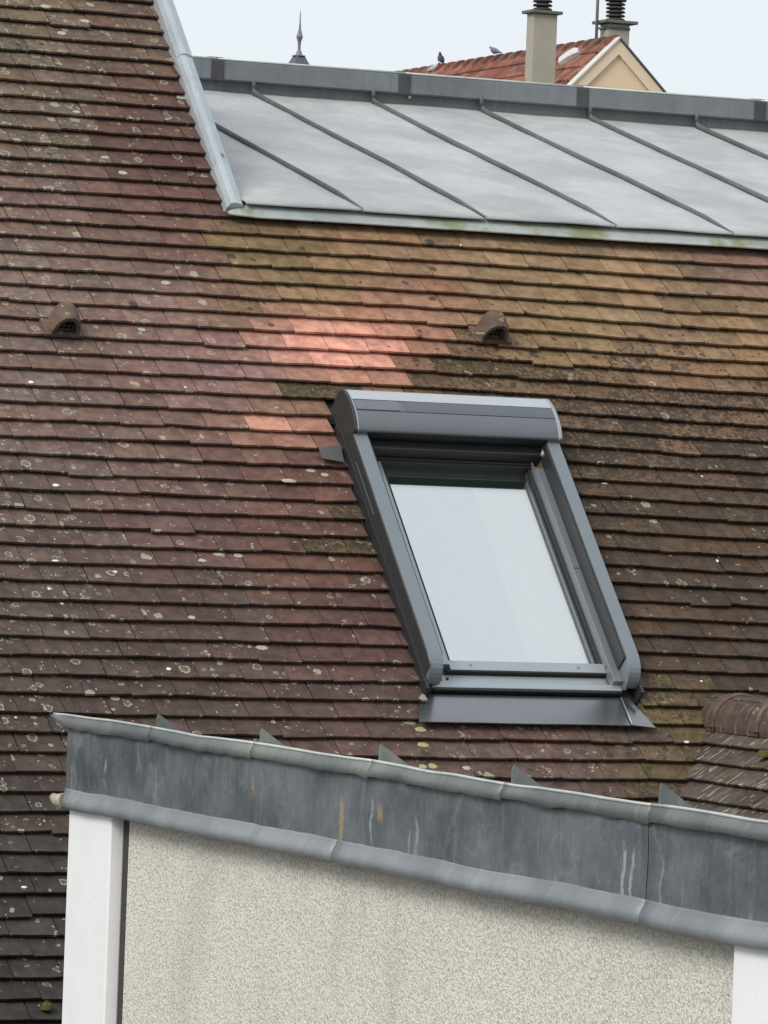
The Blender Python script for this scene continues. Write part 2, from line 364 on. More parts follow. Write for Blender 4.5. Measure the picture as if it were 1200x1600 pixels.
# ---- tile character by where it lies on the roof (photo pixels only used to read the patina, and some shade, off the picture)
# x, y, sRGB, lichen, mottle
ANCH = [
 (335, 312, (96, 68, 62), .2, .0), (310, 250, (94, 68, 62), .25, .0), (300, 380, (112, 84, 78), .3, .0), (318, 420, (122, 92, 84), .25, .05),
 (40, 40, (112, 94, 78), 1.0, .30), (180, 60, (108, 84, 74), .85, .15), (250, 200, (98, 70, 64), .45, .05), (60, 180, (112, 92, 80), .9, .2),
 (60, 320, (118, 92, 86), .75, .05), (250, 330, (112, 82, 78), .45, .0), (60, 450, (126, 102, 94), .75, .0), (250, 470, (134, 104, 98), .45, .0),
 (330, 560, (138, 104, 98), .38, .0), (60, 600, (122, 98, 92), .65, .0), (200, 680, (118, 92, 86), .55, .0), (60, 780, (104, 84, 78), .6, .05),
 (300, 800, (108, 80, 76), .45, .0), (480, 760, (116, 82, 74), .22, .0), (500, 850, (106, 76, 68), .2, .05), (60, 950, (92, 76, 70), .65, .1),
 (300, 960, (94, 74, 70), .5, .0), (560, 980, (98, 70, 66), .22, .0), (60, 1080, (82, 67, 62), .65, .05), (350, 1090, (86, 68, 64), .6, .0),
 (600, 1100, (92, 70, 66), .55, .0), (50, 1250, (76, 64, 60), .38, .0), (50, 1400, (66, 58, 54), .30, .0), (50, 1580, (60, 54, 52), .25, .0),  # bottom-left colours hold the annex's shade along with dirt and lichen
 (350, 360, (128, 104, 72), .05, .25), (420, 400, (138, 114, 76), .05, .35), (390, 460, (132, 104, 82), .05, .5), (600, 390, (150, 118, 88), .0, .10), (500, 440, (146, 118, 84), .0, .30),
 (800, 400, (150, 122, 90), .0, .05), (1000, 420, (152, 122, 92), .0, .08), (1190, 420, (140, 108, 94), .0, .1), (650, 470, (156, 116, 92), .0, .32), (900, 480, (150, 122, 88), .0, .22),
 (1150, 500, (146, 118, 86), .0, .35), (620, 520, (170, 118, 94), .0, .42), (850, 540, (142, 116, 82), .0, .5), (1050, 560, (138, 110, 84), .0, .6), (700, 580, (104, 84, 64), .08, .85),
 (850, 600, (120, 96, 72), .05, .85), (1100, 640, (126, 100, 78), .05, .85), (960, 680, (116, 92, 74), .1, .95), (1150, 720, (106, 84, 68), .1, .9),
 (950, 780, (92, 74, 58), .12, .8), (1120, 800, (86, 70, 56), .12, .65), (1000, 900, (84, 68, 56), .15, .6), (1150, 920, (78, 63, 52), .15, .45),
 (1050, 1020, (84, 68, 56), .18, .5), (1150, 1050, (78, 64, 54), .15, .45), (1030, 1090, (104, 88, 62), .1, .9), (1050, 1130, (106, 92, 60), .05, .7),
 (700, 1150, (102, 80, 72), .7, .2), (850, 1160, (104, 82, 74), .6, .4), (1000, 1160, (94, 78, 72), .3, .35), (750, 1210, (98, 78, 72), .6, .2), (900, 1230, (96, 78, 72), .4, .3), (1030, 1200, (104, 90, 64), .1, .7),
]
def character(px, py, r_):
    sw = 0; c = [0, 0, 0]; li = mo = 0
    for (x, y, col, l, m) in ANCH:
        d2 = ((px - x) / 1.0) ** 2 + ((py - y) * 1.25) ** 2 + 400
        q = 1 / d2 ** 1.7; lc = lin(*col); sw += q
        for i in range(3): c[i] += lc[i] * q
        li += l * q; mo += m * q
    c = [k / sw for k in c]; li /= sw; mo /= sw
    val = 1 + r_.gauss(0, .085); hue = r_.gauss(0, .022)
    c = [c[0] * val * (1 + hue), c[1] * val, c[2] * val * (1 - hue)]
    li *= r_.uniform(.55, 1.35); mo = mo * r_.uniform(.7, 1.25)
    # patch of bounced sunlight above the roof window, put into the tile colours
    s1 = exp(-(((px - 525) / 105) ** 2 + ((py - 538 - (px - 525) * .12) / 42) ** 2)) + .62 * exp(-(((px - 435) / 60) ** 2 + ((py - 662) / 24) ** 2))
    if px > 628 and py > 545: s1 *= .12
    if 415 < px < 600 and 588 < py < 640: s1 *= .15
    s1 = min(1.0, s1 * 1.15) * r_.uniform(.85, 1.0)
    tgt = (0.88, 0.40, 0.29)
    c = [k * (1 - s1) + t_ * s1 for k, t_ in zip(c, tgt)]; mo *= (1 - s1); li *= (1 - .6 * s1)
    # odd mossy replacements
    for (mx_, my_, rr) in ((455, 630, 26), (540, 848, 40), (535, 795, 30), (560, 607, 34), (480, 606, 30), (720, 572, 60)):
        if abs(px - mx_) < rr and abs(py - my_) < 13: c = list(lin(104, 86, 58)); mo = .85; li = .25
    k = (.82, .885, .85) if px < 330 or py > 600 else (.81, .86, .90)          # reading -> reflectance
    if px > 640 and py > 540: k = (.83, .84, .84)
    return [min(.8, q * kk) for q, kk in zip(c, k)], (li, mo, 0.0)

NU, NV = 4, 2
def tile_geo(fr, u0, u1, vt, k, r_, length=.17, slope=None, tdx=(0, 0), lift=0.0):
    """one tile in frame fr=(O,e1,e2,e3); tail at vt, between u0 and u1; returns verts, faces, local coords"""
    O_, e1, e2, e3 = fr; sl = (T_T + T_GAP) / E_ROW if slope is None else slope
    V = []; Q = []; tw = r_.gauss(0, .0004); tilt = r_.gauss(0, .0006); cr = r_.uniform(-.0010, .0014); vt0 = r_.gauss(0, .0005)
    ei = [r_.gauss(0, .0005) for _ in range(NU + 1)]; idn = r_.uniform(0, 60)
    rise = r_.random(); 
    if rise < .03: tilt += r_.uniform(.002, .005)
    for j in range(NV + 1):
        s = j / NV
        for i in range(NU + 1):
            a = i / NU; u = u0 + (u1 - u0) * a
            v = vt + (a - .5) * tdx[0] + s * length + (ei[i] + tw * 6 * (a - .5) + vt0 if j == 0 else 0)
            if j == 0 and i in (0, NU): v += .0010
            w_ = -(s * length) * sl + cr * (1 - (2 * a - 1) ** 2) + tilt * (1 - s) + tw * (a - .5) * 3 + lift
            V.append(O_ + e1 * u + e2 * v + e3 * w_); Q.append((u + idn * 1.7, v + idn * .93, idn))
    nt_ = len(V)
    for i in range(NU + 1):
        V.append(V[i] - e3 * T_T); Q.append(Q[i])
    F_ = []
    n = NU + 1
    for j in range(NV):
        for i in range(NU): F_.append((j*n+i, j*n+i+1, (j+1)*n+i+1, (j+1)*n+i))
    for i in range(NU): F_.append((nt_+i, nt_+i+1, i+1, i))
    b0 = len(V); V += [V[NV*n] - e3 * T_T, V[NV*n+NU] - e3 * T_T]; Q += [Q[NV*n], Q[NV*n+NU]]
    F_ += [(nt_, 0, n, 2*n, b0), (nt_+NU, b0+1, 2*n+NU, n+NU, NU), (nt_, b0, b0+1, nt_+NU) + tuple(nt_+i for i in range(NU-1, 0, -1))]
    return V, F_, Q
def add_tile(mb, geo, col, par):
    V, F_, Q = geo; mb.add(V, F_)
    for k, vals in (('tcol', [tuple(col)] * len(V)), ('tpar', [par] * len(V)), ('tuv', Q)): mb.a.setdefault(k, []).extend(vals)

MAIN = (OO, XX, S, N)
# everything that hides tiles from the photo's viewpoint, as photo polygons (only used to choose which 300 become parts)
def hidden(px, py):
    if px < 12 or px > 1188 or py < 8 or py > 1592: return True
    lip = 1110 + (px - 85) * .166
    if px > 85 and py > lip - 14: return True
    return False
tiles = []
k0, k1 = -31, 47
for k in range(k0, k1):
    vt_row = 0.733 - k * E_ROW
    rr = random.Random(900 + k)
    off = (0.5 if k % 2 else 0.0) * T_W + rr.uniform(-.035, .035)
    u = -3.3 + off
    while u < 3.6:
        wdt = T_W + rr.gauss(0, .0012); u0, u1 = u + .0012 + abs(rr.gauss(0, .0013)), u + wdt - .0013; u += wdt
        if vt_row > V_E - .02 and u0 > U_VERGE: continue
        if vt_row > V_E - .02: u1 = min(u1, U_VERGE + .01)
        vm = vt_row + E_ROW / 2
        if vt_row + E_ROW > WIN[2] - .005 and vt_row < WIN[3] - .02:
            if u0 >= WIN[0] and u1 <= WIN[1]: continue
            if u0 < WIN[0] < u1: u1 = WIN[0]
            elif u0 < WIN[1] < u1: u0 = WIN[1]
        if u1 - u0 < .02: continue
        um = (u0 + u1) / 2
        vt = vt_row + course_dv(um, vt_row, k)
        skip = False
        for (vu, vv) in ((-1.062, .8185), (.672, .8995 - .02)):      # places of the two vent tiles
            pass
        tiles.append((u0, u1, vt, k, um))
# vents replace the tile they sit on
VENTS = []
for px, py in ((99, 519), (770, 535)):
    uu, vv = uv(px, py)
    best = min(tiles, key=lambda t_: (t_[4] - uu) ** 2 + ((t_[2] - vv) * 1.5) ** 2)
    VENTS.append((uu, best[2]))
# wing roof geometry (its left slope), needed to hide main tiles beneath it
XR, ZR, QW = 8.29, H - 0.618, radians(45.7)
def wing_z(X): return ZR - abs(X - XR) * tan(QW)
deck = MB()
for (a0, a1, b0, b1) in ((-3.35, WIN[0], -3.3, 1.60), (WIN[1], 3.65, -3.3, 1.60), (WIN[0], WIN[1], -3.3, WIN[2]), (WIN[0], WIN[1], WIN[3] - .03, 1.60), (-3.35, U_VERGE, 1.60, 3.42)):
    c = RP((a0+a1)/2, (b0+b1)/2, -.055); deck.box(c, XX * ((a1-a0)/2), S * ((b1-b0)/2), N * .015)
main_roof = deck.build('tiled_roof', M_DARKGAP, house)
tag(main_roof, 'long brown clay tile slope covered in lichen')
cand = []
for i, (u0, u1, vt, k, um) in enumerate(tiles):
    P = RP(um, vt + E_ROW / 2, 0); px, py = proj(P)
    under = wing_z(P.x) > P.z + .02
    win_over = False
    if under or hidden(px, py): score = 0
    else: score = (u1 - u0) / (P - EYE).length * sin(PITCH + atan2(H - P.z, (P - EYE).length))
    cand.append((score, i, px, py, under))
N_MAIN = 252
chosen = set(i for sc, i, *_ in sorted(cand, reverse=True)[:N_MAIN] if sc > 0)
rest = MB()
for sc, i, px, py, under in cand:
    u0, u1, vt, k, um = tiles[i]
    if under and wing_z(RP(um, vt, 0).x) > RP(um, vt, 0).z + .14: continue
    r_ = random.Random(5000 + i)
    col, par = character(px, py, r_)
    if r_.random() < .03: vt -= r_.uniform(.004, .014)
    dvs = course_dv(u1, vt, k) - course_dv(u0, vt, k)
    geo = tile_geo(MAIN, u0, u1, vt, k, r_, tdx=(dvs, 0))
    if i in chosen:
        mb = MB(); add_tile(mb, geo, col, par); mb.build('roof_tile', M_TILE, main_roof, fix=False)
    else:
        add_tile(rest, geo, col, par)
tag(rest.build('distant_roof_tiles', M_TILE, main_roof, fix=False), kind='stuff')

# ---- upper closing pieces of the main roof, back slope and walls
back = MB(); P1 = RP(-3.35, 3.42, -.04); yr = P1.y
back.add([(P1.x, yr, P1.z), (OO.x + U_VERGE, yr, P1.z), (OO.x + U_VERGE, yr + 4.0, P1.z - 4.0 * tan(PITCH)), (P1.x, yr + 4.0, P1.z - 4.0 * tan(PITCH))], [(0, 1, 2, 3)])
back.build('back_slope', M_SLATE, house)
X0h, X1h = OO.x - 3.25, OO.x + 3.55
ye = RP(0, -3.2, 0).y + .25; ze = RP(0, -3.2, 0).z
wl = MB(); wl.bb(X0h, X1h, ye, ye + .25, 0, ze); wl.bb(X0h, X0h + .25, ye + .26, 21.5, 0, ze)
wl.bb(X1h - .25, X1h, ye + .26, 21.5, 0, ze); wl.bb(X0h, X1h, 21.51, 21.75, 0, ze)
wl.build('wall', M_PEACH, house)

# ---- verge flashing (two lengths, the upper laps over the lower)
va = uv(300, 82, .03)[1]
for nm, (vb, vtop, lift) in enumerate(((1.535, va, 0), (va - .03, 3.42, .006))):
    m = MB(); du = uv(363, 322, .03)[0]
    def vu(v): return du + (uv(252, 0, .03)[0] - du) * (v - 1.545) / (uv(252, 0, .03)[1] - 1.545)
    rings = []
    for v in (vb, vtop):
        a = vu(v)
        prof = [(-.016, -.03), (-.015, .016 + lift), (-.004, .040 + lift), (.016, .043 + lift), (.046, .030 + lift), (.050, .026 + lift), (.052, -.05)]
        rings.append([RP(a + x, v, z) for x, z in prof])
    m.loft(rings); m.build('verge_flashing', M_ZVERGE, house, bevel=.002)
sc = MB(); q = uv(347, 241, .045); sc.tube([RP(q[0], q[1], .034), RP(q[0], q[1], .042)], .011, 10); sc.build('fixing_disc', M_ZCAP, house)

# ------------------------------------------------------------------ zinc upper roof
QZ = radians(14.55)
EZ = RP(uv(365, 313, .05)[0], uv(365, 313, .05)[1], .05)           # a point of its eave
SZ = Vector((0, cos(QZ), sin(QZ))); NZ = Vector((0, -sin(QZ), cos(QZ)))
def ZP(x, s_, n_): return Vector((x, EZ.y, EZ.z)) + SZ * s_ + NZ * n_
def zs(px, py, n_=0.0):
    d = ray(px, py); t = (NZ.dot(EZ - EYE) + n_) / NZ.dot(d); q_ = EYE + d * t; return q_.x, (q_ - EZ).dot(SZ)
LZ = (zs(330, 141)[1] + zs(1200, 208)[1]) / 2                      # length of the slope
XZ0, XZ1 = OO.x + U_VERGE + .03, OO.x + 4.3
zd = MB(); zd.box(ZP((XZ0+XZ1)/2, LZ/2 + .02, -.03), XX * ((XZ1-XZ0)/2), SZ * (LZ/2 - .03), NZ * .02)
zr = zd.build('zinc_roof', M_ZDARK, house); tag(zr, 'low pale grey zinc roof with dark seams')
seam_x = [((zs(*A)[0] + zs(*B)[0]) / 2) for A, B in (((343, 202), (567, 327)), ((374, 137), (765, 342)), ((557, 150), (970, 355)), ((737, 168), (1160, 370)))]
dx = (seam_x[3] - seam_x[0]) / 3
sx_all = [seam_x[0] - dx] + seam_x + [seam_x[3] + dx * i for i in range(1, 4)]
sx_all = [x for x in sx_all if x > XZ0 - .01]
edges = [XZ0] + [x for x in sx_all if x > XZ0 + .05] + [XZ1]
for i in range(len(edges) - 1):
    a, b = edges[i], edges[i+1]
    m = MB(); nu, nv = 10, 16; V = []
    for j in range(nv + 1):
        for ii in range(nu + 1):
            s_ = LZ * j / nv; x = a + .002 + (b - a - .004) * ii / nu
            n_ = .0028 * vnoise(x * 5 + s_ * 2, 40 + i) + .0022 * vnoise(s_ * 6 + x, 60 + i)
            if j == 0: n_ -= .003
            V.append(ZP(x, s_, n_))
    nb = len(V)
    Fq = [(j*(nu+1)+ii, j*(nu+1)+ii+1, (j+1)*(nu+1)+ii+1, (j+1)*(nu+1)+ii) for j in range(nv) for ii in range(nu)]
    V += [V[ii] - NZ * .007 + SZ * .003 for ii in range(nu + 1)]          # folded drip
    Fq += [(nb+ii, nb+ii+1, ii+1, ii) for ii in range(nu)]
    m.add(V, Fq, True); m.build('zinc_panel', M_ZROOF, zr, fix=False)
for i, x in enumerate(sx_all):
    m = MB(); rings = []
    for s_, hh, ww in ((-.002, .002, .0025), (.05, .004, .0035), (.14, .010, .006), (.26, .017, .007), (LZ*.4, .019, .0068), (LZ*.7, .019, .0068), (LZ - .12, .019, .007), (LZ - .03, .024, .008), (LZ - .016, .045, .009)):
        xw = x + .006 * vnoise(s_ * 3.0, 300 + i)
        rings.append([ZP(xw + ww * cos(t_), s_, .001 + hh * max(0, sin(t_)) + (.012 if hh > .04 else 0)) for t_ in (0, .5, 1.0, 1.57, 2.1, 2.6, 3.1416)])
    m.loft(rings, smooth=True)
    m.tube([ZP(x, LZ - .02, .03), Vector((x, ZP(x, LZ - .004, 0).y - .012, ZP(x, LZ, 0).z + .075))], .0105, 8)
    m.build('standing_seam', M_ZSEAM, zr)
# ridge: dark upstand, coping in lengths with darker sleeves
yb = ZP(0, LZ, 0).y; zb = ZP(0, LZ, 0).z
m = MB(); m.bb(XZ0 - .3, XZ1, yb - .002, yb + .02, zb - .35, zb + .10); up = m.build('ridge_upstand', M_ZUP, zr)
yc = yb - .028
def cap_z(px, py): return at_y(px, py, yc).z
zt = (cap_z(318, 89) + cap_z(1198, 158)) / 2; zl = (cap_z(318, 121) + cap_z(1198, 188)) / 2
cuts = [at_y(px, 110, yc).x for px in (340, 633, 912, 1190)]
cl = [XZ0 - .3] + cuts + [XZ1 + .1]
for i in range(len(cl) - 1):
    m = MB(); rings = []
    for x in (cl[i] + .001, cl[i+1] - .001):
        prof = [(yc + .012, zl - .006), (yc, zl), (yc, zt - .010), (yc + .008, zt), (yc + .02, zt + .003), (yc + .24, zt + .012), (yc + .24, zl), (yc + .22, zl - .004)]
        rings.append([Vector((x, y_, z_)) for y_, z_ in prof])
    m.loft(rings); m.build('ridge_cap', M_ZCAP, zr)
    m = MB(); m.tube([Vector((cl[i] + .002, yc + .004, zt - .001)), Vector((cl[i+1] - .002, yc + .004, zt - .001))], .0045, 6); m.build('cap_edge_highlight', M_BEAD, zr)  # pale bead added along the top: the cap's lit edge as colour
hw = 9.5 * (yc / cos(YAW)) / F_PX / cos(YAW) * 1.0
for x in cuts:
    m = MB(); rings = []
    for xx in (x - hw, x + hw):
        prof = [(yc - .004, zl - .004), (yc - .004, zt - .010), (yc + .004, zt + .004), (yc + .02, zt + .008), (yc + .238, zt + .016), (yc + .238, zl)]
        rings.append([Vector((xx, y_, z_)) for y_, z_ in prof])
    m.loft(rings); m.build('cap_sleeve', M_ZDARK, zr)
m = MB(); q = at_y(640, 150, yb - .01); m.tube([q, q - Vector((0, 0, .012))], [.008, .004], 8); m.build('drip_clip', M_LEAD, zr)
m = MB(); m.bb(XZ0 - .3, XZ1, yb + .05, yb + .2, 5.0, zl); m.build('back_wall', M_PEACH, house)
m = MB(); xc = OO.x + U_VERGE; pa = RP(U_VERGE, 1.56, -.04); pb = RP(U_VERGE, 3.40, -.04)
m.add([pa, pb, Vector((pb.x, pb.y, ZP(0, LZ, 0).z - .4)), Vector((pa.x, pa.y, pa.z - .3))], [(0, 1, 2, 3)])
m.add([pa - XX*.03, pb - XX*.03, Vector((pb.x - .03, pb.y, ZP(0, LZ, 0).z - .4)), Vector((pa.x - .03, pa.y, pa.z - .3))], [(0, 3, 2, 1)])
m.build('dormer_cheek', M_ZCAP, house)
# mossy apron strip lying on the top tiles, in three lengths
xa = [OO.x + uv(360, 337, .02)[0], OO.x + uv(700, 357, .02)[0], OO.x + uv(1022, 378, .02)[0], XZ1]
for i in range(3):
    m = MB(); rings = []
    n = 8
    for j in range(n + 1):
        x = xa[i] + (xa[i+1] - xa[i]) * j / n - OO.x
        wob = .0025 * vnoise(x * 4, 71); lf = .0015 * i
        vb = 1.481 + wob
        if i == 0 and j == 0: vb += .010
        rings.append([RP(x, vb, .020 + lf), RP(x, vb + .002, .0245 + lf), RP(x, 1.515 if (i == 0 and j == 0) else 1.568, .016 + lf), RP(x, 1.515 if (i == 0 and j == 0) else 1.568, .008 + lf)])
    m.loft(rings); m.build('zinc_apron', M_APRON_Z, zr)

# ------------------------------------------------------------------ vent tiles
def vent(uu, vt, label):
    root = MB(); n = 14; secs = []
    #      dv,   half width, height, w base
    for dv, hwid, hh, lift in ((.0, .051, .090, .000), (.012, .052, .097, .0), (.033, .052, .107, .0), (.055, .050, .112, .0), (.078, .044, .106, 0), (.096, .036, .088, .0), (.11, .025, .056, 0), (.118, .013, .018, 0)):
        secs.append([RP(uu - hwid * cos(pi * j / n) * (1.0 if abs(j - n/2) < n/2 - .5 else 1.12), vt + dv - .004, .004 + hh * (max(0.0, sin(pi * j / n)) ** .65) - dv * .12) for j in range(n + 1)])
    root.loft(secs, closed=False, cap=False, smooth=True)
    inner = []
    for dv, hwid, hh in ((.0, .041, .075), (.045, .039, .072), (.075, .027, .045)):
        inner.append([RP(uu - hwid * cos(pi * j / n), vt + dv - .004, .004 + hh * (max(0.0, sin(pi * j / n)) ** .8) - dv * .12) for j in range(n + 1)])
    # rim between outer and inner arch
    b = len(root.v); root.v += secs[0] + inner[0]
    for j in range(n): root.f.append((b+j, b+j+1, b+n+1+j+1, b+n+1+j)); root.sm.append(False)
    root.loft(list(reversed(inner)), closed=False, cap=False, smooth=True)
    # flat skirt of the tile the hood grows from
    root.box(RP(uu, vt + .055, -.006), XX * .076, (S * .062 - N * .009), N * .0065)
    col, par = character(*proj(RP(uu, vt, .05)), random.Random(77))
    col = [q_ * .75 for q_ in lin(116, 98, 86)]
    root.a['tcol'] = [tuple(col)] * len(root.v); root.a['tpar'] = [(.30, .25, 0.)] * len(root.v)
    root.a['tuv'] = [((q_ - OO).x, (q_ - OO).dot(S) + (q_ - OO).dot(N), 3.3) for q_ in root.v]
    o = root.build('vent_tile', M_TILE, house, fix=False); tag(o, label)
    d = MB(); d.add([RP(uu - .0405 * cos(pi * j / n), vt + .036, .002 + .072 * (max(0.0, sin(pi * j / n)) ** .8)) for j in range(n + 1)], [tuple(range(n + 1))]); d.build('dark_opening', M_DARKIN, o, fix=False)
    gmesh = MB()
    for xx in (-.027, -.009, .009, .027):
        hh = .08 * sqrt(max(0, 1 - (xx / .045) ** 2)); gmesh.tube([RP(uu + xx, vt + .010, .002), RP(uu + xx, vt + .010, hh)], .0011, 5)
    for zz in (.020, .040, .060):
        ww = .045 * sqrt(max(0, 1 - (zz / .082) ** 2)); gmesh.tube([RP(uu - ww, vt + .010, zz), RP(uu + ww, vt + .010, zz)], .0011, 5)
    gmesh.build('wire_grille', M_WIRE, o)
    return o
vent(*VENTS[0], 'brown clay vent hood on the left part of the slope')
vent(*VENTS[1], 'brown clay vent hood above the roof window')

# ------------------------------------------------------------------ the roof window
win = empty('roof_window', RP(.35, -.9, 0), house, label='grey roof window with solar roller shutter box')
def bar(name, u0, u1, v0, v1, w0, w1, mat, bevel=.002, parent=win):
    m = MB(); m.box(RP((u0+u1)/2, (v0+v1)/2, (w0+w1)/2), XX * ((u1-u0)/2), S * ((v1-v0)/2), N * ((w1-w0)/2)); return m.build(name, mat, parent, bevel=bevel)
UL, UR = -.070, .762
# side rails: rounded lower ends
for nm, (a, b) in (('side_rail', (UL, UL + .054)), ('side_rail', (UR - .050, UR))):
    prof = [(.40, .010), (.40, .088), (.30, .092), (-.74, .092)]
    for i in range(9):
        t_ = i / 8 * pi / 2; prof.append((-.74 - .085 * sin(t_), .007 + .085 * cos(t_)))
    prof += [(-.80, -.002), (-.74, -.002)]
    m = MB(); m.loft([[RP(a, v, z) for v, z in prof], [RP(b, v, z) for v, z in prof]]); m.build(nm, M_ALU, win, bevel=.0025)
# lower skirt of the rails (flashing gutters) and light edge groove
bar('side_gutter', UL - .012, UL - .0005, -.86, .42, -.030, .030, M_ALU_D)
bar('side_gutter', UR + .0005, UR + .012, -.86, .42, -.030, .030, M_ALU_D)
bar('rail_side_cover', UL - .003, UL - .0004, -.80, .385, .004, .084, M_CAP_END, .001)  # the cover's near-black colour also stands for shade on the rail's side
bar('rail_clip', UL - .0045, UL - .0032, -.06, .20, .046, .049, M_ALU, 0)
bar('flashing_base', UL - .01, UR + .01, -.95, -.72, -.105, -.098, M_ZDARK, 0)
bar('flashing_base', UR - .09, UR + .010, -.86, -.80, -.095, -.030, M_RUB, 0)
# fixed frame
GL, GR, GB, GT = .072, .658, -.694, .275; GW = -.030; GTOP = .252
bar('frame_cladding', UR - .087, UR - .0505, -.800, .235, -.02, .018, M_ALU)
bar('frame_cladding', UL + .0545, UL + .070, -.800, .235, -.02, .016, M_ALU)
bar('inner_guide', UR - .0575, UR - .0505, -.745, .290, .0185, .084, M_ALU_D, .001)
bar('inner_guide', UL + .0545, UL + .0615, -.745, .290, .0165, .084, M_ALU_D, .001)
bar('joint_line', UR - .086, UR - .0580, -.262, -.2595, .0182, .0192, M_RUB, 0)
# sash: two thin profiles with black gaskets between, glass inside
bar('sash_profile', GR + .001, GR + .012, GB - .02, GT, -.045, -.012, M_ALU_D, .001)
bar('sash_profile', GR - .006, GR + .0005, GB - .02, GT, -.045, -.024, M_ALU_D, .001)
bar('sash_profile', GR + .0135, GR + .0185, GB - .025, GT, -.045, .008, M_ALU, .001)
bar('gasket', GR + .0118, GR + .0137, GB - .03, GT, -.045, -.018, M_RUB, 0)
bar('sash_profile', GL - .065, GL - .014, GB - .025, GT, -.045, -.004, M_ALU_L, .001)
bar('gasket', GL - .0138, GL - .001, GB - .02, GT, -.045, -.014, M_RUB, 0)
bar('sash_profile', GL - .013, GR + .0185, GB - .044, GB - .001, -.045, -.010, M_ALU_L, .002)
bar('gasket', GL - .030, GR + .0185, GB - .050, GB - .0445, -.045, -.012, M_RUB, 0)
bar('bottom_cladding', GL - .050, GR + .020, GB - .102, GB - .0505, -.06, -.030, M_ALU_L, .004)
bar('bottom_rail', UL + .030, UR - .052, GB - .132, GB - .1025, -.04, -.004, M_ALU_L, .004)
bar('bottom_gasket', UL + .034, UR - .056, GB - .142, GB - .1325, -.05, -.006, M_RUB, 0)
for uu in (GL + .07, GR - .09): 
    m = MB(); m.tube([RP(uu, GB - .022, -.012), RP(uu, GB - .022, -.0075)], .005, 8); m.build('screw', M_ALU, win)
m = MB(); m.tube([RP(GL - .028, GB - .072, -.032), RP(GL - .028, GB - .072, -.027)], .006, 8); m.build('screw', M_RUB, win)
# the head: dark rolled curtain, top frame, gasket
bar('curtain_roll', UL + .056, UR - .052, .275, .335, -.02, .045, M_ALU_D, .006)
bar('top_frame', GL - .034, GR + .018, GTOP, .2745, -.045, -.004, M_RUB, .003)
bar('top_trim', GL - .034, GR + .018, .264, .271, -.0038, .002, M_ALU_D, .001)
m = MB(); q = uv(848, 708, .05); m.tube([RP(q[0] - .004, q[1] - .012, .05), RP(q[0] + .006, q[1] + .014, .055)], [.008, .006], 7); m.build('pale_clip', M_LEAD, win)
# glass pane and lined opening below it
bar('glass_pane', GL, GR - .0065, GB, GTOP, GW - .006, GW, M_GLASS, 0)
W1 = GW - .0075
rv = MB()
for (a0, a1, b0, b1) in ((GL - .03, GL - .002, GB - .02, .28), (GL - .001, GR - .0075, GB - .02, GB - .003), (GL - .001, GR - .0075, .258, .28), (GR - .0065, GR + .02, GB - .02, .28)):
    rv.box(RP((a0+a1)/2, (b0+b1)/2, W1 - .052), XX * ((a1-a0)/2), S * ((b1-b0)/2), N * .035)
rv.build('reveal_lining', M_LINE, win)
ub0, ub1 = uv(757, 820, W1 - .02), uv(826, 1030, W1 - .02)      # edge of the mint sheet that stands for a reflected band
def ub(v): return ub0[0] + (ub1[0] - ub0[0]) * (v - ub0[1]) / (ub1[1] - ub0[1])
def panel(name, pts, w0, w1, mat):
    m = MB(); m.loft([[RP(a_, b_, w0) for a_, b_ in pts], [RP(a_, b_, w1) for a_, b_ in pts]]); return m.build(name, mat, win)
panel('added_glass_backing', [(GL, GB), (GR - .009, GB), (GR - .009, .1885), (GL, .1885)], W1 - .032, W1 - .028, M_BACK)  # pale sheet added under the glass to make it look brighter
panel('added_glass_backing', [(ub(GB), GB), (GR - .009, GB), (GR - .009, .1885), (ub(.1885), .1885)], W1 - .024, W1 - .020, M_LINE)  # mint sheet added for the reflection band in the glass
bar('green_blind', GL, GR - .008, .189, .256, W1 - .024, W1 - .018, M_GREEN, 0)
# shutter box: lofted body, end caps, solar strip
prof = [(.390, .000), (.500, .000), (.508, .030), (.510, .075), (.500, .112), (.488, .121), (.460, .130), (.430, .1355), (.395, .1375), (.360, .1350), (.330, .1280), (.302, .114), (.298, .108), (.306, .075), (.318, .045)]
m = MB(); m.loft([[RP(UL + .012, v, z) for v, z in prof], [RP(UR - .010, v, z) for v, z in prof]], cap=False, smooth=True); m.build('shutter_box', M_BOX, win)
m = MB(); m.loft([[RP(u_, v - .004, z - .001) for v, z in ((.300, .104), (.306, .075), (.318, .045), (.335, .045), (.335, .104))] for u_ in (UL + .055, UR - .052)]); m.build('underside_shade', M_RUB, win)  # black bar added so the box's underside is dark in the glass reflection
def strip_on(pa, pb, n_=6):   # points of the box profile between two v values, slightly proud
    pts = [q_ for q_ in prof[4:13]]
    res = []
    for i in range(n_ + 1):
        v = pa + (pb - pa) * i / n_
        for (v0, z0), (v1, z1) in zip(pts, pts[1:]):
            if v1 <= v <= v0: res.append((v, z0 + (z1 - z0) * (v0 - v) / (v0 - v1))); break
    return res
def strip(name, ua, ub, pa, pb, mat, proud):
    pts = strip_on(pa, pb); m = MB()
    r1 = [[RP(u_, v, z + proud) for v, z in pts] + [RP(u_, v, z - .004) for v, z in reversed(pts)] for u_ in (ua, ub)]
    m.loft(r1, smooth=False); return m.build(name, mat, win)
strip('top_cover', UL + .0125, UR - .0105, .499, .432, plain('top_cover_aluminium', (.46, .49, .51), .42, .3, .06, 12), .0020)
strip('solar_panel', UL + .215, UR - .0105, .430, .378, M_ALU_S, .0015)
strip('battery_cover', UL + .016, UL + .190, .428, .380, plain('battery_cover_grey', (.16, .175, .195), .45, .2), .0025)
strip('cover_line', UL + .0125, UR - .0105, .4319, .4302, M_RUB, .0017)
strip('cover_line', UL + .0125, UR - .0105, .3778, .3762, M_RUB, .0012)
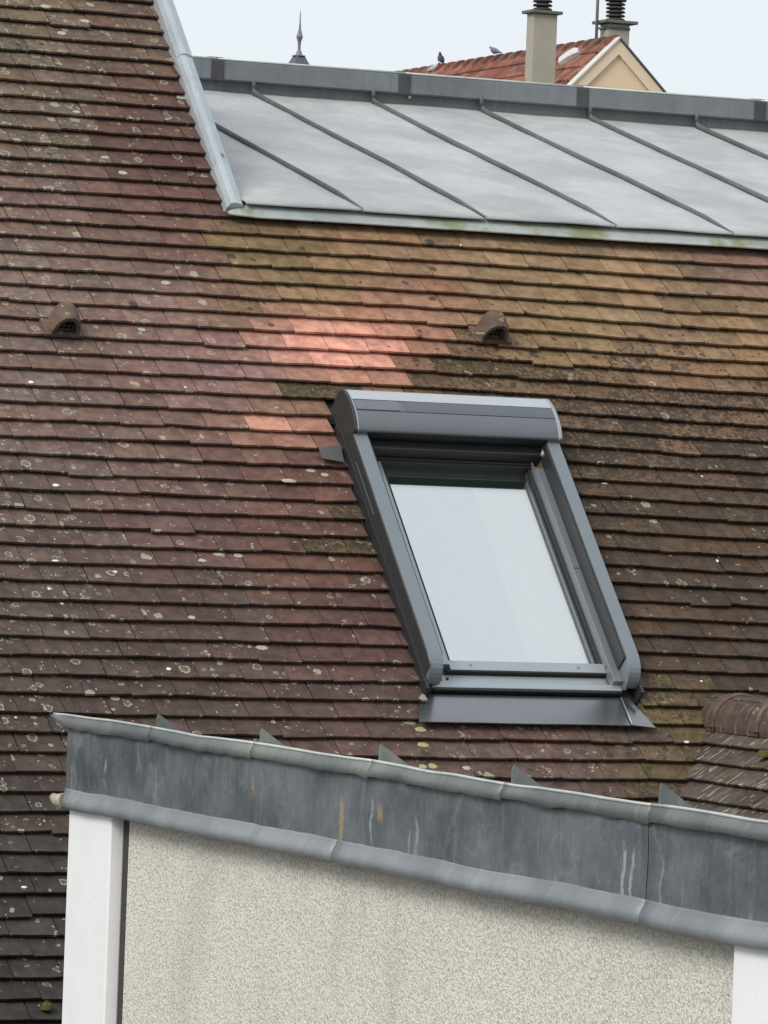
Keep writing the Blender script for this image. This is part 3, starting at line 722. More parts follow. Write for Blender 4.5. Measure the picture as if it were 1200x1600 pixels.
for a, b in ((UL - .004, UL + .012), (UR - .010, UR + .005)):
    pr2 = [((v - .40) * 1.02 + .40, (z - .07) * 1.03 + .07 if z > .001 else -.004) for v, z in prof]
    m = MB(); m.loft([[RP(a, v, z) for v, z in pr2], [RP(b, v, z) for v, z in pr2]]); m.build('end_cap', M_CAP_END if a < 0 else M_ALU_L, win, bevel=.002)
# highlight on the cap edge, put in as a pale rim on the left cap
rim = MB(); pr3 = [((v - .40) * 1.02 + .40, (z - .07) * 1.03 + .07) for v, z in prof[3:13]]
rim.loft([[RP(u_, v, z + dz) for v, z in pr3] + [RP(u_, v, z - .003 + dz) for v, z in reversed(pr3)] for u_, dz in ((UL + .0075, .0012), (UL + .0125, .0012))]); rim.build('cap_rim_highlight', M_ALU_L, win)
# flashing: small plate at the left, apron below
m = MB(); a0 = uv(496, 700, .018); 
m.add([RP(uv(498, 700, .02)[0], uv(498, 700, .02)[1], .020), RP(*uv(503, 716, .02), .021), RP(*uv(538, 722, .022), .022), RP(*uv(532, 694, .022), .020)], [(0, 1, 2, 3)])
m.add([q_ - N * .003 for q_ in m.v[:4]], [(3, 2, 1, 0)]); m.add(m.v[:4] + [m.v[4], m.v[5], m.v[6], m.v[7]], [(0, 4, 5, 1), (1, 5, 6, 2), (2, 6, 7, 3), (3, 7, 4, 0)])
m.build('flashing_plate', plain('lead_plate', (.085, .083, .08), .6, .1), win)
M_AP = plain('apron_metal', (0.27, 0.28, 0.29), .24, .92, .10, 9)
vt_, vb_ = -.845, -1.008
m = MB(); rings = []
tl, tr_, bl, br = UL - .020, UR - .060, uv(651, 1122, .012)[0], uv(985, 1135, .012)[0]
for j in range(7):
    s_ = j / 6; v = vt_ + (vb_ - vt_) * s_; z = -.022 + .044 * s_ ** 1.4
    a, b = tl + (bl - tl) * s_, tr_ + (br - tr_) * s_
    rings.append([RP(a + (b - a) * i / 12, v, z + .0015 * vnoise(i * .6, 11) * s_) for i in range(13)])
V = [q_ for r__ in rings for q_ in r__]; m.add(V, [(j*13+i, j*13+i+1, (j+1)*13+i+1, (j+1)*13+i) for j in range(6) for i in range(12)], True)
e = len(V); edge = rings[-1]; m.add(edge + [q_ - N * .006 for q_ in edge], [(i, i+1, 14+i, 13+i) for i in range(12)])
m.build('apron_flashing', M_AP, win, fix=False)
m = MB(); c1, c2, c3, c4 = RP(tr_ + .001, vt_, -.021), RP(UR - .030, vt_, -.018), RP(*uv(1025, 1137, .018), .018), RP(br + .001, vb_, .0235)
m.add([c1, c2, c3, c4], [(0, 3, 2, 1)]); m.add([c1 - N*.005, c2 - N*.005, c3 - N*.005, c4 - N*.005], [(0, 1, 2, 3)]); m.add([c1, c2, c3, c4, c1 - N*.005, c2 - N*.005, c3 - N*.005, c4 - N*.005], [(3, 2, 6, 7), (2, 1, 5, 6), (0, 3, 7, 4)])
m.build('apron_corner', M_AP, win, fix=False)
m = MB(); m.tube([c1 + N*.002, c4 + N*.002], .0025, 6); m.build('apron_fold', M_ALU_L, win)

# ------------------------------------------------------------------ the tiled cross wing at the right
WY0, WY1 = 11.2, 16.2
wing = MB()
for sg in (-1, 1):
    e2 = Vector((-sg * cos(QW), 0, sin(QW))); e3 = Vector((sg * sin(QW), 0, cos(QW)))
    lw_ = 1.6
    wing.box(Vector((XR, (WY0+WY1)/2, ZR)) - e2 * (lw_/2 + .03) - e3 * .06, (0, (WY1-WY0)/2 - .01, 0), e2 * (lw_/2), e3 * .012)
wroof = wing.build('wing_roof', M_DARKGAP, house); tag(wroof, 'small tiled cross roof with ridge tiles')
m = MB(); m.bb(XR - .95, XR + .95, WY0 + .1, 13.9, 0, ZR - 1.02); m.build('wing_wall', M_PEACH, house)
LW = (Vector((XR, WY1, ZR)), Vector((0, -1, 0)), Vector((cos(QW), 0, sin(QW))), Vector((-sin(QW), 0, cos(QW))))
wrest = MB(); nw = 0; wc = []
for k in range(0, 17):
    vt = -.135 - k * E_ROW; rr = random.Random(300 + k); u = -.1 + (T_W / 2 if k % 2 else 0) + rr.uniform(-.02, .02)
    while u < WY1 - WY0 - .05:
        wdt = T_W + rr.gauss(0, .001); u0, u1 = u + .001, u + wdt - .001; u += wdt
        Pm = LW[0] + LW[1] * ((u0+u1)/2) + LW[2] * (vt + .04)
        q_ = Pm - OO; wm = q_.dot(N)
        if wm < -.06: continue
        px, py = proj(Pm); vis = px < 1198 and py < 1110 + (px - 85) * .166 - 6 and px > 1030
        wc.append((u0, u1, vt, k, vis, px, py))
for i, (u0, u1, vt, k, vis, px, py) in enumerate(wc):
    r_ = random.Random(8000 + i); base = lin(*r_.choice([(100, 88, 78), (94, 82, 73), (106, 96, 86)])); val = .66 * (1 + r_.gauss(0, .09))
    geo = tile_geo(LW, u0, u1, vt, k, r_)
    mb = MB() if (vis and nw < 48) else wrest
    add_tile(mb, geo, [c * val for c in base], (.18, .15, r_.uniform(.6, 1.1)))
    if mb is not wrest: mb.build('roof_tile', M_TILE_S, wroof, fix=False); nw += 1
RW = (Vector((XR, WY0, ZR)), Vector((0, 1, 0)), Vector((-cos(QW), 0, sin(QW))), Vector((sin(QW), 0, cos(QW))))
for k in range(0, 17):
    u = (T_W / 2 if k % 2 else 0)
    while u < WY1 - WY0 - .2:
        add_tile(wrest, tile_geo(RW, u + .001, u + T_W - .001, -.135 - k * E_ROW, k, rnd), [c * .8 for c in lin(100, 84, 78)], (.2, .2, .5)); u += T_W
tag(wrest.build('distant_roof_tiles', M_TILE_S, wroof, fix=False), kind='stuff')
# ridge tiles: half rounds with a thick lapping collar
def ridge_tile(y0, y1, seed):
    m = MB(); n = 14; rings = []
    steps = [(y0, .105), (y0 - .01, .107), (y1 + .075, .107), (y1 + .070, .114), (y1 + .052, .116), (y1 + .047, .111), (y1 + .038, .111), (y1 + .033, .117), (y1 + .012, .118), (y1, .112)]
    for y_, rad in steps:
        rings.append([Vector((XR - rad * cos(pi * j / n) * 1.02, y_, ZR - .105 + rad * 1.05 * max(0, sin(pi * j / n)) ** .9)) for j in range(n + 1)])
    m.loft(rings, closed=False, cap=False, smooth=True)
    b = len(m.v)
    m.v += rings[-1] + [q_ * 1 + (Vector((XR, q_.y, ZR - .105)) - q_) * .14 for q_ in rings[-1]]
    for j in range(n): m.f.append((b+j, b+j+1, b+n+1+j+1, b+n+1+j)); m.sm.append(False)
    m.loft([[r__[0], r__[0] - Vector((-.004, 0, .016))] for r__ in (rings[0], rings[-1])], closed=False, cap=False)
    r_ = random.Random(seed); base = [c * .72 for c in lin(104, 88, 79)]
    m.a['tcol'] = [tuple(base)] * len(m.v); m.a['tpar'] = [(.15, .12, .35)] * len(m.v)
    m.a['tuv'] = [(q_.y * 1 + seed, (q_.x) + q_.z, seed) for q_ in m.v]
    return m.build('ridge_tile', M_TILE_S, wroof, fix=False)
ya = 15.62
yj = 15.335
for i in range(12):
    ridge_tile(ya if i == 0 else yj + .33 - .33 * i + .03, yj - .33 * i, i + 1)
def moss(P, rad, seed, parent, flat=.7):
    m = MB(); r_ = random.Random(seed); rings = []; n = 12
    for j in range(7):
        t_ = j / 6 * pi / 2 * .98
        rings.append([Vector(P) + Vector((rad * cos(t_) * cos(2*pi*i/n), rad * cos(t_) * sin(2*pi*i/n), rad * flat * sin(t_))) * r_.uniform(.86, 1.12) for i in range(n)])
    m.loft(rings, smooth=True); 
    for _ in range(90):                                    # short shoots
        a, b = r_.uniform(0, 2*pi), r_.uniform(.1, 1.5); d = Vector((cos(b)*cos(a), cos(b)*sin(a), sin(b)*flat + .05)); c = Vector(P) + d * rad
        t1 = d.cross(ZZ).normalized() * rad * .12; m.add([c - t1 * .6, c + t1 * .6, c + d * rad * r_.uniform(.12, .3)], [(0, 1, 2)])
    return m.build('moss_cushion', M_MOSS, parent, fix=False)
def on_tiles(px, py):
    w_ = -.008
    for _ in range(4):
        u_, v_ = uv(px, py, w_); best = 9
        for k in range(k0, k1):
            vt = 0.733 - k * E_ROW; d_ = v_ - vt - course_dv(u_, vt, k)
            if 0 <= d_ < best: best = d_
        w_ = -min(best, E_ROW) * (T_T + T_GAP) / E_ROW + .0008
    return u_, v_, w_
def splat(px, py, ru, rv_, seed, name, mat, ring=False):
    u_, v_, w_ = on_tiles(px, py); sl = (T_T + T_GAP) / E_ROW; r_ = random.Random(seed); n = 18; o_ = []; i_ = []
    for j in range(n):
        a = 2 * pi * j / n; f_ = r_.uniform(.82, 1.12)
        for lst, q_ in ((o_, 1.0), (i_, .62 if ring else .3)):
            du, dv = ru * cos(a) * f_ * q_, rv_ * sin(a) * f_ * q_; lst.append(RP(u_ + du, v_ + dv, w_ - dv * sl + (.0016 if (q_ == 1.0) == ring else .0006)))
    m = MB(); b_ = [q_ - N * .004 for q_ in o_]
    m.loft([b_, o_, i_], closed=True, cap=True, smooth=True)
    return m.build(name, mat, main_roof)
def lichen_mat(name, c0, c1):
    t = NT(name); p_ = t.pos(); n1 = t.noise(p_, 140, 4, .7); n2 = t.noise(p_, 45, 3, .6)
    return t.pbr(t.mix(t.ramp(n1, .35, .65), c0, t.mix(n2, c1, c0)), .95, 0, t.bump(n1, .5, .002), .2)
M_LICH = lichen_mat('yellow_lichen', (0.40, 0.40, 0.20), (0.24, 0.24, 0.12))
M_DROP = lichen_mat('white_dropping', (0.80, 0.78, 0.76), (0.62, 0.61, 0.58))
M_LICW = lichen_mat('grey_lichen', (0.44, 0.42, 0.34), (0.28, 0.26, 0.21))
for i, (px, py, a, b) in enumerate(((640, 1129, .026, .010), (658, 1140, .022, .014), (661, 1164, .024, .013), (676, 1197, .018, .014), (661, 1198, .016, .012))):
    splat(px, py, a, b, 40 + i, 'lichen_patch', M_LICH, True)
for i, (px, py, a, b) in enumerate(((180, 1091, .018, .014), (259, 442, .022, .013), (343, 866, .024, .011), (372, 868, .018, .013), (316, 876, .016, .010), (450, 756, .030, .012), (284, 152, .022, .015), (192, 270, .018, .014), (72, 10, .024, .013), (134, 33, .026, .013), (97, 52, .018, .015), (165, 246, .018, .010), (120, 175, .016, .010), (222, 515, .016, .012), (486, 735, .020, .011), (508, 742, .016, .011), (410, 1012, .022, .014), (730, 1200, .018, .012), (300, 965, .014, .010))):
    splat(px, py, a, b, 70 + i, 'lichen_patch', M_LICW, i % 3 != 2)
for i, (px, py, a, b) in enumerate(((49, 597, .011, .008), (88, 758, .013, .008), (87, 876, .014, .005), (290, 605, .006, .005), (945, 755, .013, .005), (1097, 744, .005, .005), (1121, 876, .005, .009), (1096, 1064, .005, .005), (180, 893, .009, .006), (77, 920, .006, .006), (97, 943, .007, .006), (264, 1045, .010, .008), (38, 1386, .010, .005), (25, 1121, .005, .005), (720, 383, .005, .005), (1073, 1160, .012, .006))):
    splat(px, py, a, b, 120 + i, 'bird_dropping', M_DROP)
def on_wing(px, py):
    n_ = LW[3]; d = ray(px, py); t = n_.dot(LW[0] - EYE) / n_.dot(d); return EYE + d * t
moss(on_wing(1194, 1183), .026, 1, wroof, 1.0)
moss(RP(*uv(73, 1578), .0), .020, 2, main_roof, 1.3)
moss(RP(*uv(40, 222), .0), .012, 3, main_roof)
moss(RP(*uv(1052, 1245), .0), .014, 4, main_roof)

# ================================================================== THE RENDERED ANNEX IN FRONT
XW = at_depth(108, 1258, 14.2).x
def wy(px, py): return at_x(px, py, XW)
z_bot = (wy(108, 1258).z + wy(600, 1372).z + wy(1200, 1492).z) / 3
z_top = (wy(600, 1193).z + wy(1200, 1297).z + wy(150, 1124).z) / 3 + .005; z_bot += .010
Y_L, Y_R = wy(102, 1250).y, 7.2
annex = empty('annex', (XW + .8, 10.3, 0), label='low rendered annex with dark zinc fascia and white corner posts', cat='building')
m = MB(); m.bb(XW + .055, XW + .30, Y_R, Y_L - .03, 0, z_bot + .05); m.build('rendered_wall', M_RENDER, annex)
yp = wy(163, 1400).y
m = MB(); m.bb(XW + .012, XW + .054, yp, Y_L - .004, 0, z_bot + .045); o = m.build('corner_post', M_WHITE, annex, bevel=.004); tag(o, 'white post at the far corner beside the tiles')
m = MB(); yq = wy(1137, 1520).y; m.bb(XW + .012, XW + .054, 8.15, yq, 0, z_bot + .045); o = m.build('corner_post', M_WHITE, annex, bevel=.004); tag(o, 'white post at the near end of the wall')
m = MB(); yg = wy(180, 1400).y
m.bb(XW + .0535, XW + .0565, yp - .036, yp - .001, 0, z_bot + .04); m.build('dark_joint', M_DARKGAP, annex)
m = MB(); m.bb(XW + .31, XW + 1.6, Y_L - .30, Y_L - .03, 0, z_bot - .5); m.bb(XW + 1.35, XW + 1.6, Y_R, Y_L - .31, 0, z_bot - .5); m.build('side_walls', M_RENDER, annex)
# fascia sheets
J = [Y_L, wy(528, 1290).y, wy(1010, 1390).y, Y_R]
def stain(px, wid, py0, py1, col, k):
    y0 = wy(px, (py0 + py1) / 2).y; return (y0, wid, wy(px, py1).z, wy(px, py0).z, col, k)
OCH = (0.40, 0.31, 0.19); WHT = (0.42, 0.45, 0.455)
M_FASC = fascia_mat([stain(533, .017, 1240, 1350, OCH, .85), stain(596, .026, 1248, 1292, (0.42, 0.29, 0.16), .8), stain(395, .013, 1205, 1250, OCH, .7), stain(243, .010, 1190, 1255, OCH, .7),
                     stain(582, .009, 1240, 1328, WHT, .6), stain(652, .012, 1270, 1345, WHT, .6), stain(640, .009, 1290, 1355, WHT, .45), stain(973, .011, 1310, 1415, WHT, .85), stain(988, .008, 1320, 1415, WHT, .75),
                     stain(1032, .008, 1330, 1430, WHT, .4), stain(165, .012, 1180, 1215, WHT, .6), stain(112, .012, 1190, 1245, OCH, .6), stain(865, .012, 1360, 1400, WHT, .5), stain(1170, .01, 1420, 1470, WHT, .4)])
fas = MB(); fas.bb(XW + .006, XW + .05, Y_R, Y_L - .01, z_bot + .02, z_top - .02); fascia = fas.build('fascia', M_ZDARK, annex); tag(fascia, 'stained dark zinc fascia')
for i in range(3):
    a, b = J[i+1], J[i]; m = MB(); V = []; nu, nv = 40, 5; lap = .0015 * (i % 2)
    for j in range(nv + 1):
        for ii in range(nu + 1):
            y_ = a + (b - a) * ii / nu; z_ = z_bot + .03 + (z_top - .012 - z_bot - .03) * j / nv
            V.append(Vector((XW + .0005 - lap + .0030 * vnoise(y_ * 2.3 + j * .7, 21) * sin(pi * j / nv), y_, z_)))
    m.add(V, [(j*(nu+1)+ii, (j+1)*(nu+1)+ii, (j+1)*(nu+1)+ii+1, j*(nu+1)+ii+1) for j in range(nv) for ii in range(nu)], True)
    m.build('fascia_sheet', M_FASC, fascia, fix=False)
    # bottom roll
    m = MB(); rings = []; n = 14
    for ii in range(33):
        y_ = a + .0004 + (b - a - .0008) * ii / 32; wv = .0035 * vnoise(y_ * 4, 8) + .0015 * vnoise(y_ * 15, 9); r_o = .024
        if i == 0 and ii == 32: r_o = .018
        pr_ = ((.012, .052), (-.0015, .052), (-.0025, .046), (-.005, .039), (-.009, .032), (-.013, .025), (-.016, .018), (-.017, .009), (-.015, .000), (-.010, -.006), (-.004, -.007), (.012, -.004))
        ring = [Vector((XW + q_[0], y_, z_bot + q_[1] + wv)) for q_ in pr_]
        rings.append(ring)
    m.loft(rings, smooth=True); m.build('bottom_roll', M_ROLL, fascia)
m = MB(); m.tube([Vector((XW - .002, Y_L - .004, z_bot + .016)), Vector((XW - .012, Y_L + .035, z_bot + .014)), Vector((XW - .014, Y_L + .065, z_bot + .022))], [.023, .019, .012], 10)
m.build('roll_end', plain('ochre_stained_zinc', (.40, .36, .27), .6, .1, .25, 40), fascia)
# folded strip along the top and the standing seams behind it
jl = [wy(px, py).y for px, py in ((237, 1140), (398, 1172), (583, 1205), (790, 1238), (1020, 1268))]
yl = [Y_L + .115] + jl + [Y_R + .4, Y_R]
for i in range(len(yl) - 1):
    b, a = yl[i], yl[i+1]; m = MB(); rings = []; nn = 22; off = .0025 * (i % 2)
    for ii in range(nn + 1):
        y_ = a + .001 + (b - a - .002) * ii / nn
        tt = (y_ - a) / (b - a)
        zw = .004 * vnoise(y_ * 1.7, 31) + .002 * vnoise(y_ * 6, 32); low = .042 + .004 * vnoise(y_ * 7, 33) + .003 * vnoise(y_ * 17, 34) - .005 * tt
        out_ = .014 + .006 * vnoise(y_ * 6, 35)
        if i == 0: low *= max(.12, min(1.0, (yl[0] - y_) / .115))
        zt_ = z_top + zw
        ring = [Vector((XW + .030, y_, zt_ + .000)), Vector((XW + .006, y_, zt_ + .003)), Vector((XW - .004, y_, zt_ - .002)), Vector((XW - .010 - off, y_, zt_ - low * .45)), Vector((XW - out_ - off, y_, zt_ - low)),
                Vector((XW - out_ + .004 - off, y_, zt_ - low - .001)), Vector((XW - .003, y_, zt_ - low * .45)), Vector((XW + .006, y_, zt_ - .006)), Vector((XW + .030, y_, zt_ - .006))]
        rings.append(ring)
    m.loft(rings, smooth=True); o = m.build('edge_strip', M_LIP, fascia)
    bd = MB(); bd.tube([r__[2] + Vector((.001, 0, .002)) for r__ in rings], .0042, 6); bd.build('edge_bead', M_BEAD, fascia)
QA = radians(33); eA = Vector((cos(QA), 0, -sin(QA))); nA = Vector((sin(QA), 0, cos(QA)))
m = MB(); m.box(Vector((XW + .03, (Y_R + Y_L) / 2, z_top - .012)) + eA * .9 - nA * .008, eA * .9, (0, (Y_L - Y_R) / 2 + .02, 0), nA * .006)
aroof = m.build('annex_roof', M_LIP, annex)
for i, (y_, hh) in enumerate(zip(jl + [Y_R + .4], (.042, .043, .047, .047, .050, .046))):
    tip = Vector((XW + .012, y_ - .006, z_top - .002)); m = MB()
    zt_ = .004 * vnoise(y_ * 1.7, 31)
    a0 = tip + ZZ * zt_; th = Vector((0, .004, 0))
    V = []
    for sgn in (-1, 1):
        V += [a0 + th * sgn - ZZ * .02, a0 + th * sgn * .6 + ZZ * hh * .75 + XX * .0, a0 + th * sgn * .4 + ZZ * hh + XX * .004, a0 + th * sgn * .4 + eA * .25 + nA * hh * .8, a0 + th * sgn * 2 + eA * 1.75 + nA * hh * .7, a0 + th * sgn * 2 + eA * 1.75 - nA * .02]
    m.add(V, [(0, 1, 2, 3, 4, 5), (11, 10, 9, 8, 7, 6)] + [(j, 6 + j, 6 + (j+1) % 6, (j+1) % 6) for j in range(6)])
    m.build('standing_seam', M_LIP, aroof)

# ================================================================== BACKGROUND HOUSE
DB = 80.0
AP = at_depth(968, 62, DB); YG = AP.y
PL = at_y(897, 131, YG); PR_ = at_y(1039, 147, YG)
tanq = (AP.z - PL.z) / (AP.x - PL.x); tanq2 = (AP.z - PR_.z) / (PR_.x - AP.x); hwid = 4.2
bh = empty('background_house', (AP.x, YG + 8, 0), label='peach gabled house with red ribbed tile roof behind the zinc ridge', cat='house')
zE = AP.z - tanq * hwid
m = MB(); m.add([(AP.x - hwid + .3, YG + .05, 0), (AP.x + hwid - .3, YG + .05, 0), (AP.x + hwid - .3, YG + .05, AP.z - tanq2 * (hwid - .3) - .05), (AP.x, YG + .05, AP.z - .06), (AP.x - hwid + .3, YG + .05, AP.z - tanq * (hwid - .3) - .05)], [(0, 1, 2, 3, 4)])
b = len(m.v); m.add([q_ + Vector((0, 15.6, 0)) for q_ in m.v[:5]], [(4, 3, 2, 1, 0)]); m.add(m.v[:10], [(0, 4, 9, 5), (1, 6, 7, 2), (0, 5, 6, 1)])
m.build('gable_wall', M_PEACH, bh)
# gable border (raised band) left and right
for nm, sx_, tq in (('gable_border', -1, tanq), ('gable_border', 1, tanq2)):
    wd = .185; L_ = hwid - .2
    m = MB(); pr_ = [Vector((AP.x, YG, AP.z)), Vector((AP.x + sx_ * L_, YG, AP.z - tq * L_)), Vector((AP.x + sx_ * L_, YG, AP.z - tq * L_ - wd * 1.3)), Vector((AP.x, YG, AP.z - wd * 1.3))]
    m.loft([pr_, [q_ + Vector((0, .048, 0)) for q_ in pr_]]); m.build(nm, M_PEACH_D, bh)
    m = MB(); up_ = [Vector((AP.x, YG - .03, AP.z + .015)), Vector((AP.x + sx_ * L_, YG - .03, AP.z - tq * L_ + .015)), Vector((AP.x + sx_ * L_, YG - .03, AP.z - tq * L_ + .05)), Vector((AP.x, YG - .03, AP.z + .05))]
    m.loft([up_, [q_ + Vector((0, .2, 0)) for q_ in up_]]); m.build('verge_trim', plain('pale_verge', (.62, .6, .57)) if sx_ < 0 else M_SLATE, bh)
# red roof: deck, tiles one by one on the visible slope, ridge tiles
qb = atan2(tanq, 1); e2 = Vector((cos(qb), 0, sin(qb))); e3 = Vector((-sin(qb), 0, cos(qb)))
qb2 = atan2(tanq2, 1); f2 = Vector((-cos(qb2), 0, sin(qb2))); f3 = Vector((sin(qb2), 0, cos(qb2)))
m = MB(); Lb = hwid / cos(qb)
m.box(Vector((AP.x, YG + 8.0, AP.z)) - e2 * (Lb/2) - e3 * .08, (0, 7.85, 0), e2 * (Lb/2 - .02), e3 * .02)
m.box(Vector((AP.x, YG + 8.0, AP.z)) - f2 * (Lb/2) - f3 * .06, (0, 7.85, 0), f2 * (Lb/2 - .02), f3 * .02)
t = NT('red_tile'); oi = t.n('ShaderNodeObjectInfo'); n1 = t.noise(t.pos(), 3.5, 4, .7); s_ = t.sep(t.pos())
c = t.mix(oi.outputs['Random'], (0.19, 0.072, 0.050), (0.33, 0.145, 0.105)); c = t.mix(t.ramp(n1, .44, .64, 0, .8), c, (0.10, 0.062, 0.048))
M_RED = t.pbr(c, .85, 0, None, .25)
broof = m.build('red_tile_roof', M_SLATE, bh)
eb, tw_ = .36, .235
tv = []; tf = []
NS = 12
for j, (v, z) in enumerate(((0, .045), (eb + .06, .004))):
    for i in range(NS + 1):
        x = tw_ * i / NS; rib = .085 * (abs(sin(2 * pi * i / NS)) ** .6)
        tv.append((x, v, z + rib))
for i in range(NS): tf.append((i, i+1, NS+1+i+1, NS+1+i))
b = len(tv); tv += [(x, v, z - .05) for x, v, z in tv[:NS+1]]; tf += [(b+i, b+i+1, i+1, i) for i in range(NS)]
rme = bpy.data.meshes.new('tile')
Ly = Vector((0, -1, 0))
rme.from_pydata([Ly * x + e2 * v + e3 * z for x, v, z in tv], [], tf); rme.materials.append(M_RED)
ncol = int(15.4 / tw_)
for k in range(6):
    for j in range(ncol):
        org = Vector((AP.x, YG + .16 + tw_ * (j + 1) + (tw_ / 2 if k % 2 else 0), AP.z)) - e2 * (eb * (k + 1)) - e3 * .04
        px, py = proj(org)
        if px < 640: continue
        o = bpy.data.objects.new('roof_tile', rme); link(o, broof, org)
m = MB()
for k in range(6, 11):
    for j in range(ncol):
        org = Vector((AP.x, YG + .16 + tw_ * (j + 1), AP.z)) - e2 * (eb * (k + 1)) - e3 * .04
        m.add([org + q_.co for q_ in rme.vertices], tf)
tag(m.build('lower_roof_tiles', M_RED, broof, fix=False), kind='stuff')
n = 10; rt = MB(); rings = []
for y_, rad in ((0, .150), (.12, .148), (.125, .118), (.42, .10)):
    rings.append([Vector((-rad * cos(pi * j / n) * 1.1, y_, -.095 + rad * 1.25 * max(0, sin(pi * j / n)))) for j in range(n + 1)])
rt.loft(rings, closed=False, cap=False, smooth=True); rt.f.append(tuple(range(n + 1))); rt.sm.append(False)
proto = rt.build('ridge_tile', M_RED, broof, loc=(0, 0, 0), fix=False)
for j in range(38):
    P = Vector((AP.x, YG + .14 + .395 * j, AP.z))
    o = proto if j == 0 else proto.copy()
    if j: COL.objects.link(o)
    o.parent = broof; o.location = P - WL[broof.name]; WL[o.name] = P
# pale mortar repair beside the chimney
def on_red(px, py, lift=.13):
    d = ray(px, py); t_ = (e3.dot(AP - EYE) + lift) / e3.dot(d); return EYE + d * t_
m = MB(); pts = [on_red(x, y) for x, y in ((872, 98), (873, 90), (886, 80), (897, 74), (903, 75), (903, 81), (893, 85), (884, 90))]
m.loft([pts, [q_ - e3 * .12 for q_ in pts]]); m.build('mortar_patch', M_LEAD, broof)
# chimneys
def chimney(pl, pm, pr, ytop, cl_, cr_, ycap, depth, zlow, pot_x, pot_w, pot_top, rings_n, label, ybody=None):
    A = at_depth(pm, ytop, depth)                       # near vertical edge between the two visible faces
    sc_ = depth / F_PX
    wx = (pr - pm) * sc_ / cos(YAW); wyy = (pm - pl) * sc_ / sin(YAW)
    ch = MB(); ch.bb(A.x, A.x + wx, A.y, A.y + wyy, zlow, A.z)
    o = ch.build('chimney', M_CONC, bh, bevel=.01); tag(o, label)
    cx, cy = A.x + wx / 2, A.y + wyy / 2
    ov = ((cr_ - cl_) - (pr - pl)) * sc_ / 2
    m = MB(); th = abs(ytop - ycap) * sc_; m.bb(A.x - ov, A.x + wx + ov, A.y - ov, A.y + wyy + ov, A.z + .001, A.z + th); m.build('chimney_slab', M_CONC_L, o, bevel=.01)
    R_ = pot_w * sc_ / 2; z = A.z + th; hgt = rings_n * .064 * (pot_w / 30)
    m = MB(); m.tube([(cx, cy, z + .001), (cx, cy, z + hgt)], R_ * .62, 14); m.build('cowl_core', M_POT, o)
    for i in range(rings_n):
        z0 = z + .012 + i * hgt / rings_n; dz = hgt / rings_n
        m = MB(); rr_ = []
        for r2, zz_ in ((R_ * .66, z0 + .005), (R_ * .98, z0), (R_ * 1.0, z0 + dz * .22), (R_ * .88, z0 + dz * .52), (R_ * .66, z0 + dz * .6)):
            rr_.append([(cx + r2 * cos(2*pi*q_/18), cy + r2 * sin(2*pi*q_/18), zz_) for q_ in range(18)])
        m.loft(rr_, smooth=True); m.build('cowl_ring', M_POT, o)
    m = MB(); rr_ = [[(cx + r2 * cos(2*pi*q_/18), cy + r2 * sin(2*pi*q_/18), zz_) for q_ in range(18)] for r2, zz_ in ((R_ * 1.1, z + hgt + .012), (R_ * 1.1, z + hgt + .035), (R_ * .3, z + hgt + .07))]
    m.loft(rr_, smooth=False); m.build('cowl_cap', M_POT, o)
    return o, A, wx, wyy
c1_, A1, w1, d1 = chimney(824, 834, 872, 20, 819, 880, 15, 77.5, AP.z - 3.2, 850, 31, 0, 4, 'tall bare render chimney in front of the red tiles')
c2_, A2, w2, d2 = chimney(939, 951, 985, 36, 930, 996, 31, 82.5, AP.z - 2.2, 963, 31, 1, 5, 'short render chimney behind the gable peak')
m = MB(); m.bb(A2.x - .006, A2.x + w2 + .006, A2.y - .006, A2.y + d2 + .006, A2.z - .105, A2.z - .055); m.build('steel_strap', M_CONC_L, c2_)
PM = at_depth(932.5, 40, 82.6); m = MB(); m.tube([(PM.x, PM.y, AP.z - .6), (PM.x, PM.y, PM.z + 2.2)], .026, 8)
ms = m.build('antenna_mast', M_MAST, bh)
m = MB(); m.tube([(PM.x, PM.y, A2.z - .08), (A2.x + .02, A2.y + .1, A2.z - .08)], .022, 8); m.build('mast_bracket', M_MAST, ms)
m = MB()
for dz, ln in ((1.0, .5), (1.35, .45), (1.7, .4), (2.05, .35)): m.tube([(PM.x - ln, PM.y, PM.z + dz), (PM.x + ln, PM.y, PM.z + dz)], .010, 6)
m.build('aerial_rods', M_MAST, ms)

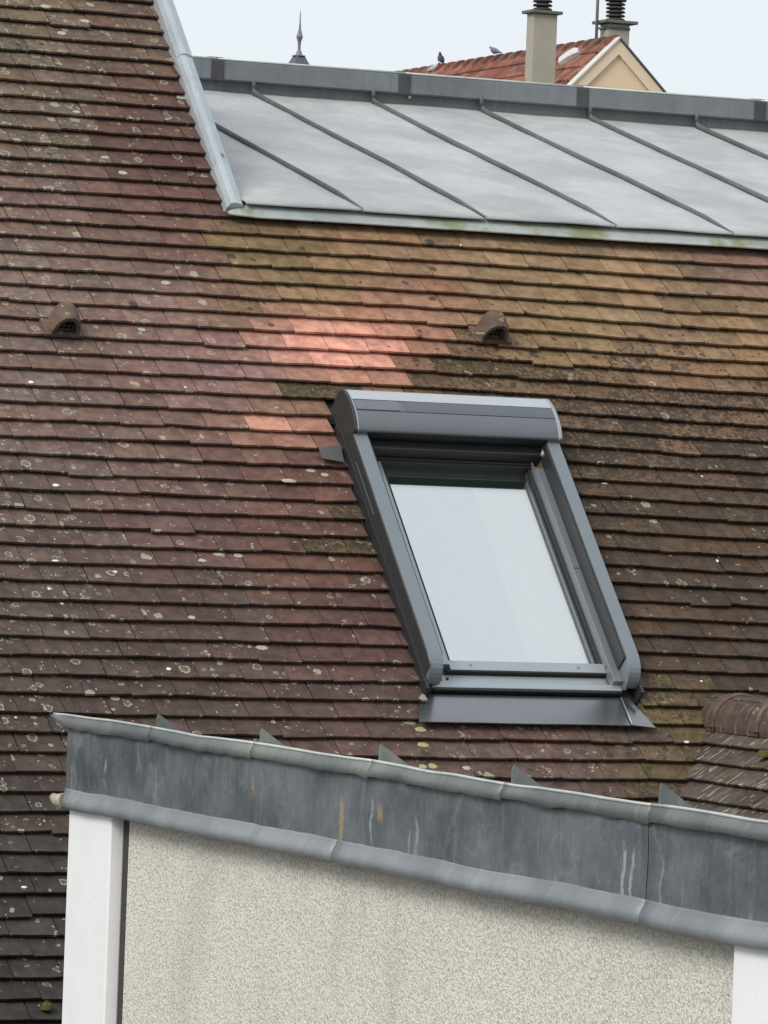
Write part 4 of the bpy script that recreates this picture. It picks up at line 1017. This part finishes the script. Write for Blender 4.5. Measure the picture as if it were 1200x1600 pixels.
# pigeons: one lofted body each (tail, back, breast, neck, head, beak)
def pigeon(P, size, yaw, mat, label, crouch=False):
    spine = [(-.62, .10, .012), (-.45, .13, .05), (-.30, .17, .085), (-.12, .22, .155), (.06, .25, .185), (.20, .30, .165), (.28, .38 if not crouch else .36, .105), (.31, .46 if not crouch else .40, .075), (.34, .51 if not crouch else .44, .078), (.39, .53 if not crouch else .45, .07), (.44, .52 if not crouch else .44, .03), (.50, .505 if not crouch else .43, .008)]
    m = MB(); n = 10; rings = []
    for x, z, r_ in spine:
        rings.append([Vector((x, r_ * cos(2*pi*k/n) * (1.0 if x > -.3 else 1.5), z + r_ * sin(2*pi*k/n))) for k in range(n)])
    m.loft(rings, smooth=True)
    for sg in (-1, 1): m.tube([(.05, sg * .07, .14), (.06, sg * .07, .0)], .016, 5)
    c, s__ = cos(yaw), sin(yaw)
    m.v = [Vector(P) + Vector((q_.x * c - q_.y * s__, q_.x * s__ + q_.y * c, q_.z)) * size for q_ in m.v]
    o = m.build('pigeon', mat, None, loc=P); tag(o, label, 'bird', 'pigeons on the red roof'); return o
def ridge_at(px):
    lo, hi = YG, YG + 15.5
    for _ in range(40):
        md = (lo + hi) / 2
        if proj(Vector((AP.x, md, AP.z + .085)))[0] > px: lo = md
        else: hi = md
    return Vector((AP.x, lo, AP.z + .088))
pigeon(ridge_at(689), .34, -2.2, M_BIRD, 'upright dark grey pigeon on the red ridge, left of the other ridge bird')
pigeon(ridge_at(773), .30, 1.9, M_BIRD, 'crouched dark pigeon on the red ridge, nearest the tall chimney', True)
P = on_red(678, 114, .03); pigeon(P, .34, -1.2, M_BIRD_P, 'pale pigeon on the red tiles just below the ridge, lowest of three')

# turret with zinc finial far behind the zinc ridge
DT = 72.0; B = at_depth(467, 88, DT); sc_ = DT / F_PX
tur = empty('turret', (B.x, B.y, 0), label='slim pointed zinc finial on a turret roof rising above the zinc ridge', cat='turret')
m = MB(); rr_ = [[(B.x + r2 * cos(pi/4 + pi/2*k + .1), B.y + r2 * sin(pi/4 + pi/2*k + .1), z_) for k in range(4)] for r2, z_ in ((2.1, B.z - 3.2), (7 * sc_ * 1.42, B.z))]
m.loft(rr_); m.build('turret_roof', M_SLATE, tur)
m = MB(); m.bb(B.x - 1.35, B.x + 1.35, B.y - 1.35, B.y + 1.35, 0, B.z - 3.19); m.build('turret_wall', M_PEACH, tur)
fin = [(10.5, 0), (10.5, 1.3), (6.0, 1.4), (5.6, 2.5), (3.2, 8.5), (2.3, 11), (2.4, 18), (3.2, 24), (5.2, 30), (5.2, 31), (3.4, 37), (2.0, 43), (1.2, 52), (.8, 64), (.35, 72)]
m = MB(); m.loft([[(B.x + r2 * sc_ * cos(2*pi*k/8 + .2), B.y + r2 * sc_ * sin(2*pi*k/8 + .2), B.z + .001 + h_ * sc_) for k in range(8)] for r2, h_ in fin]); m.build('finial', M_FINIAL, tur)
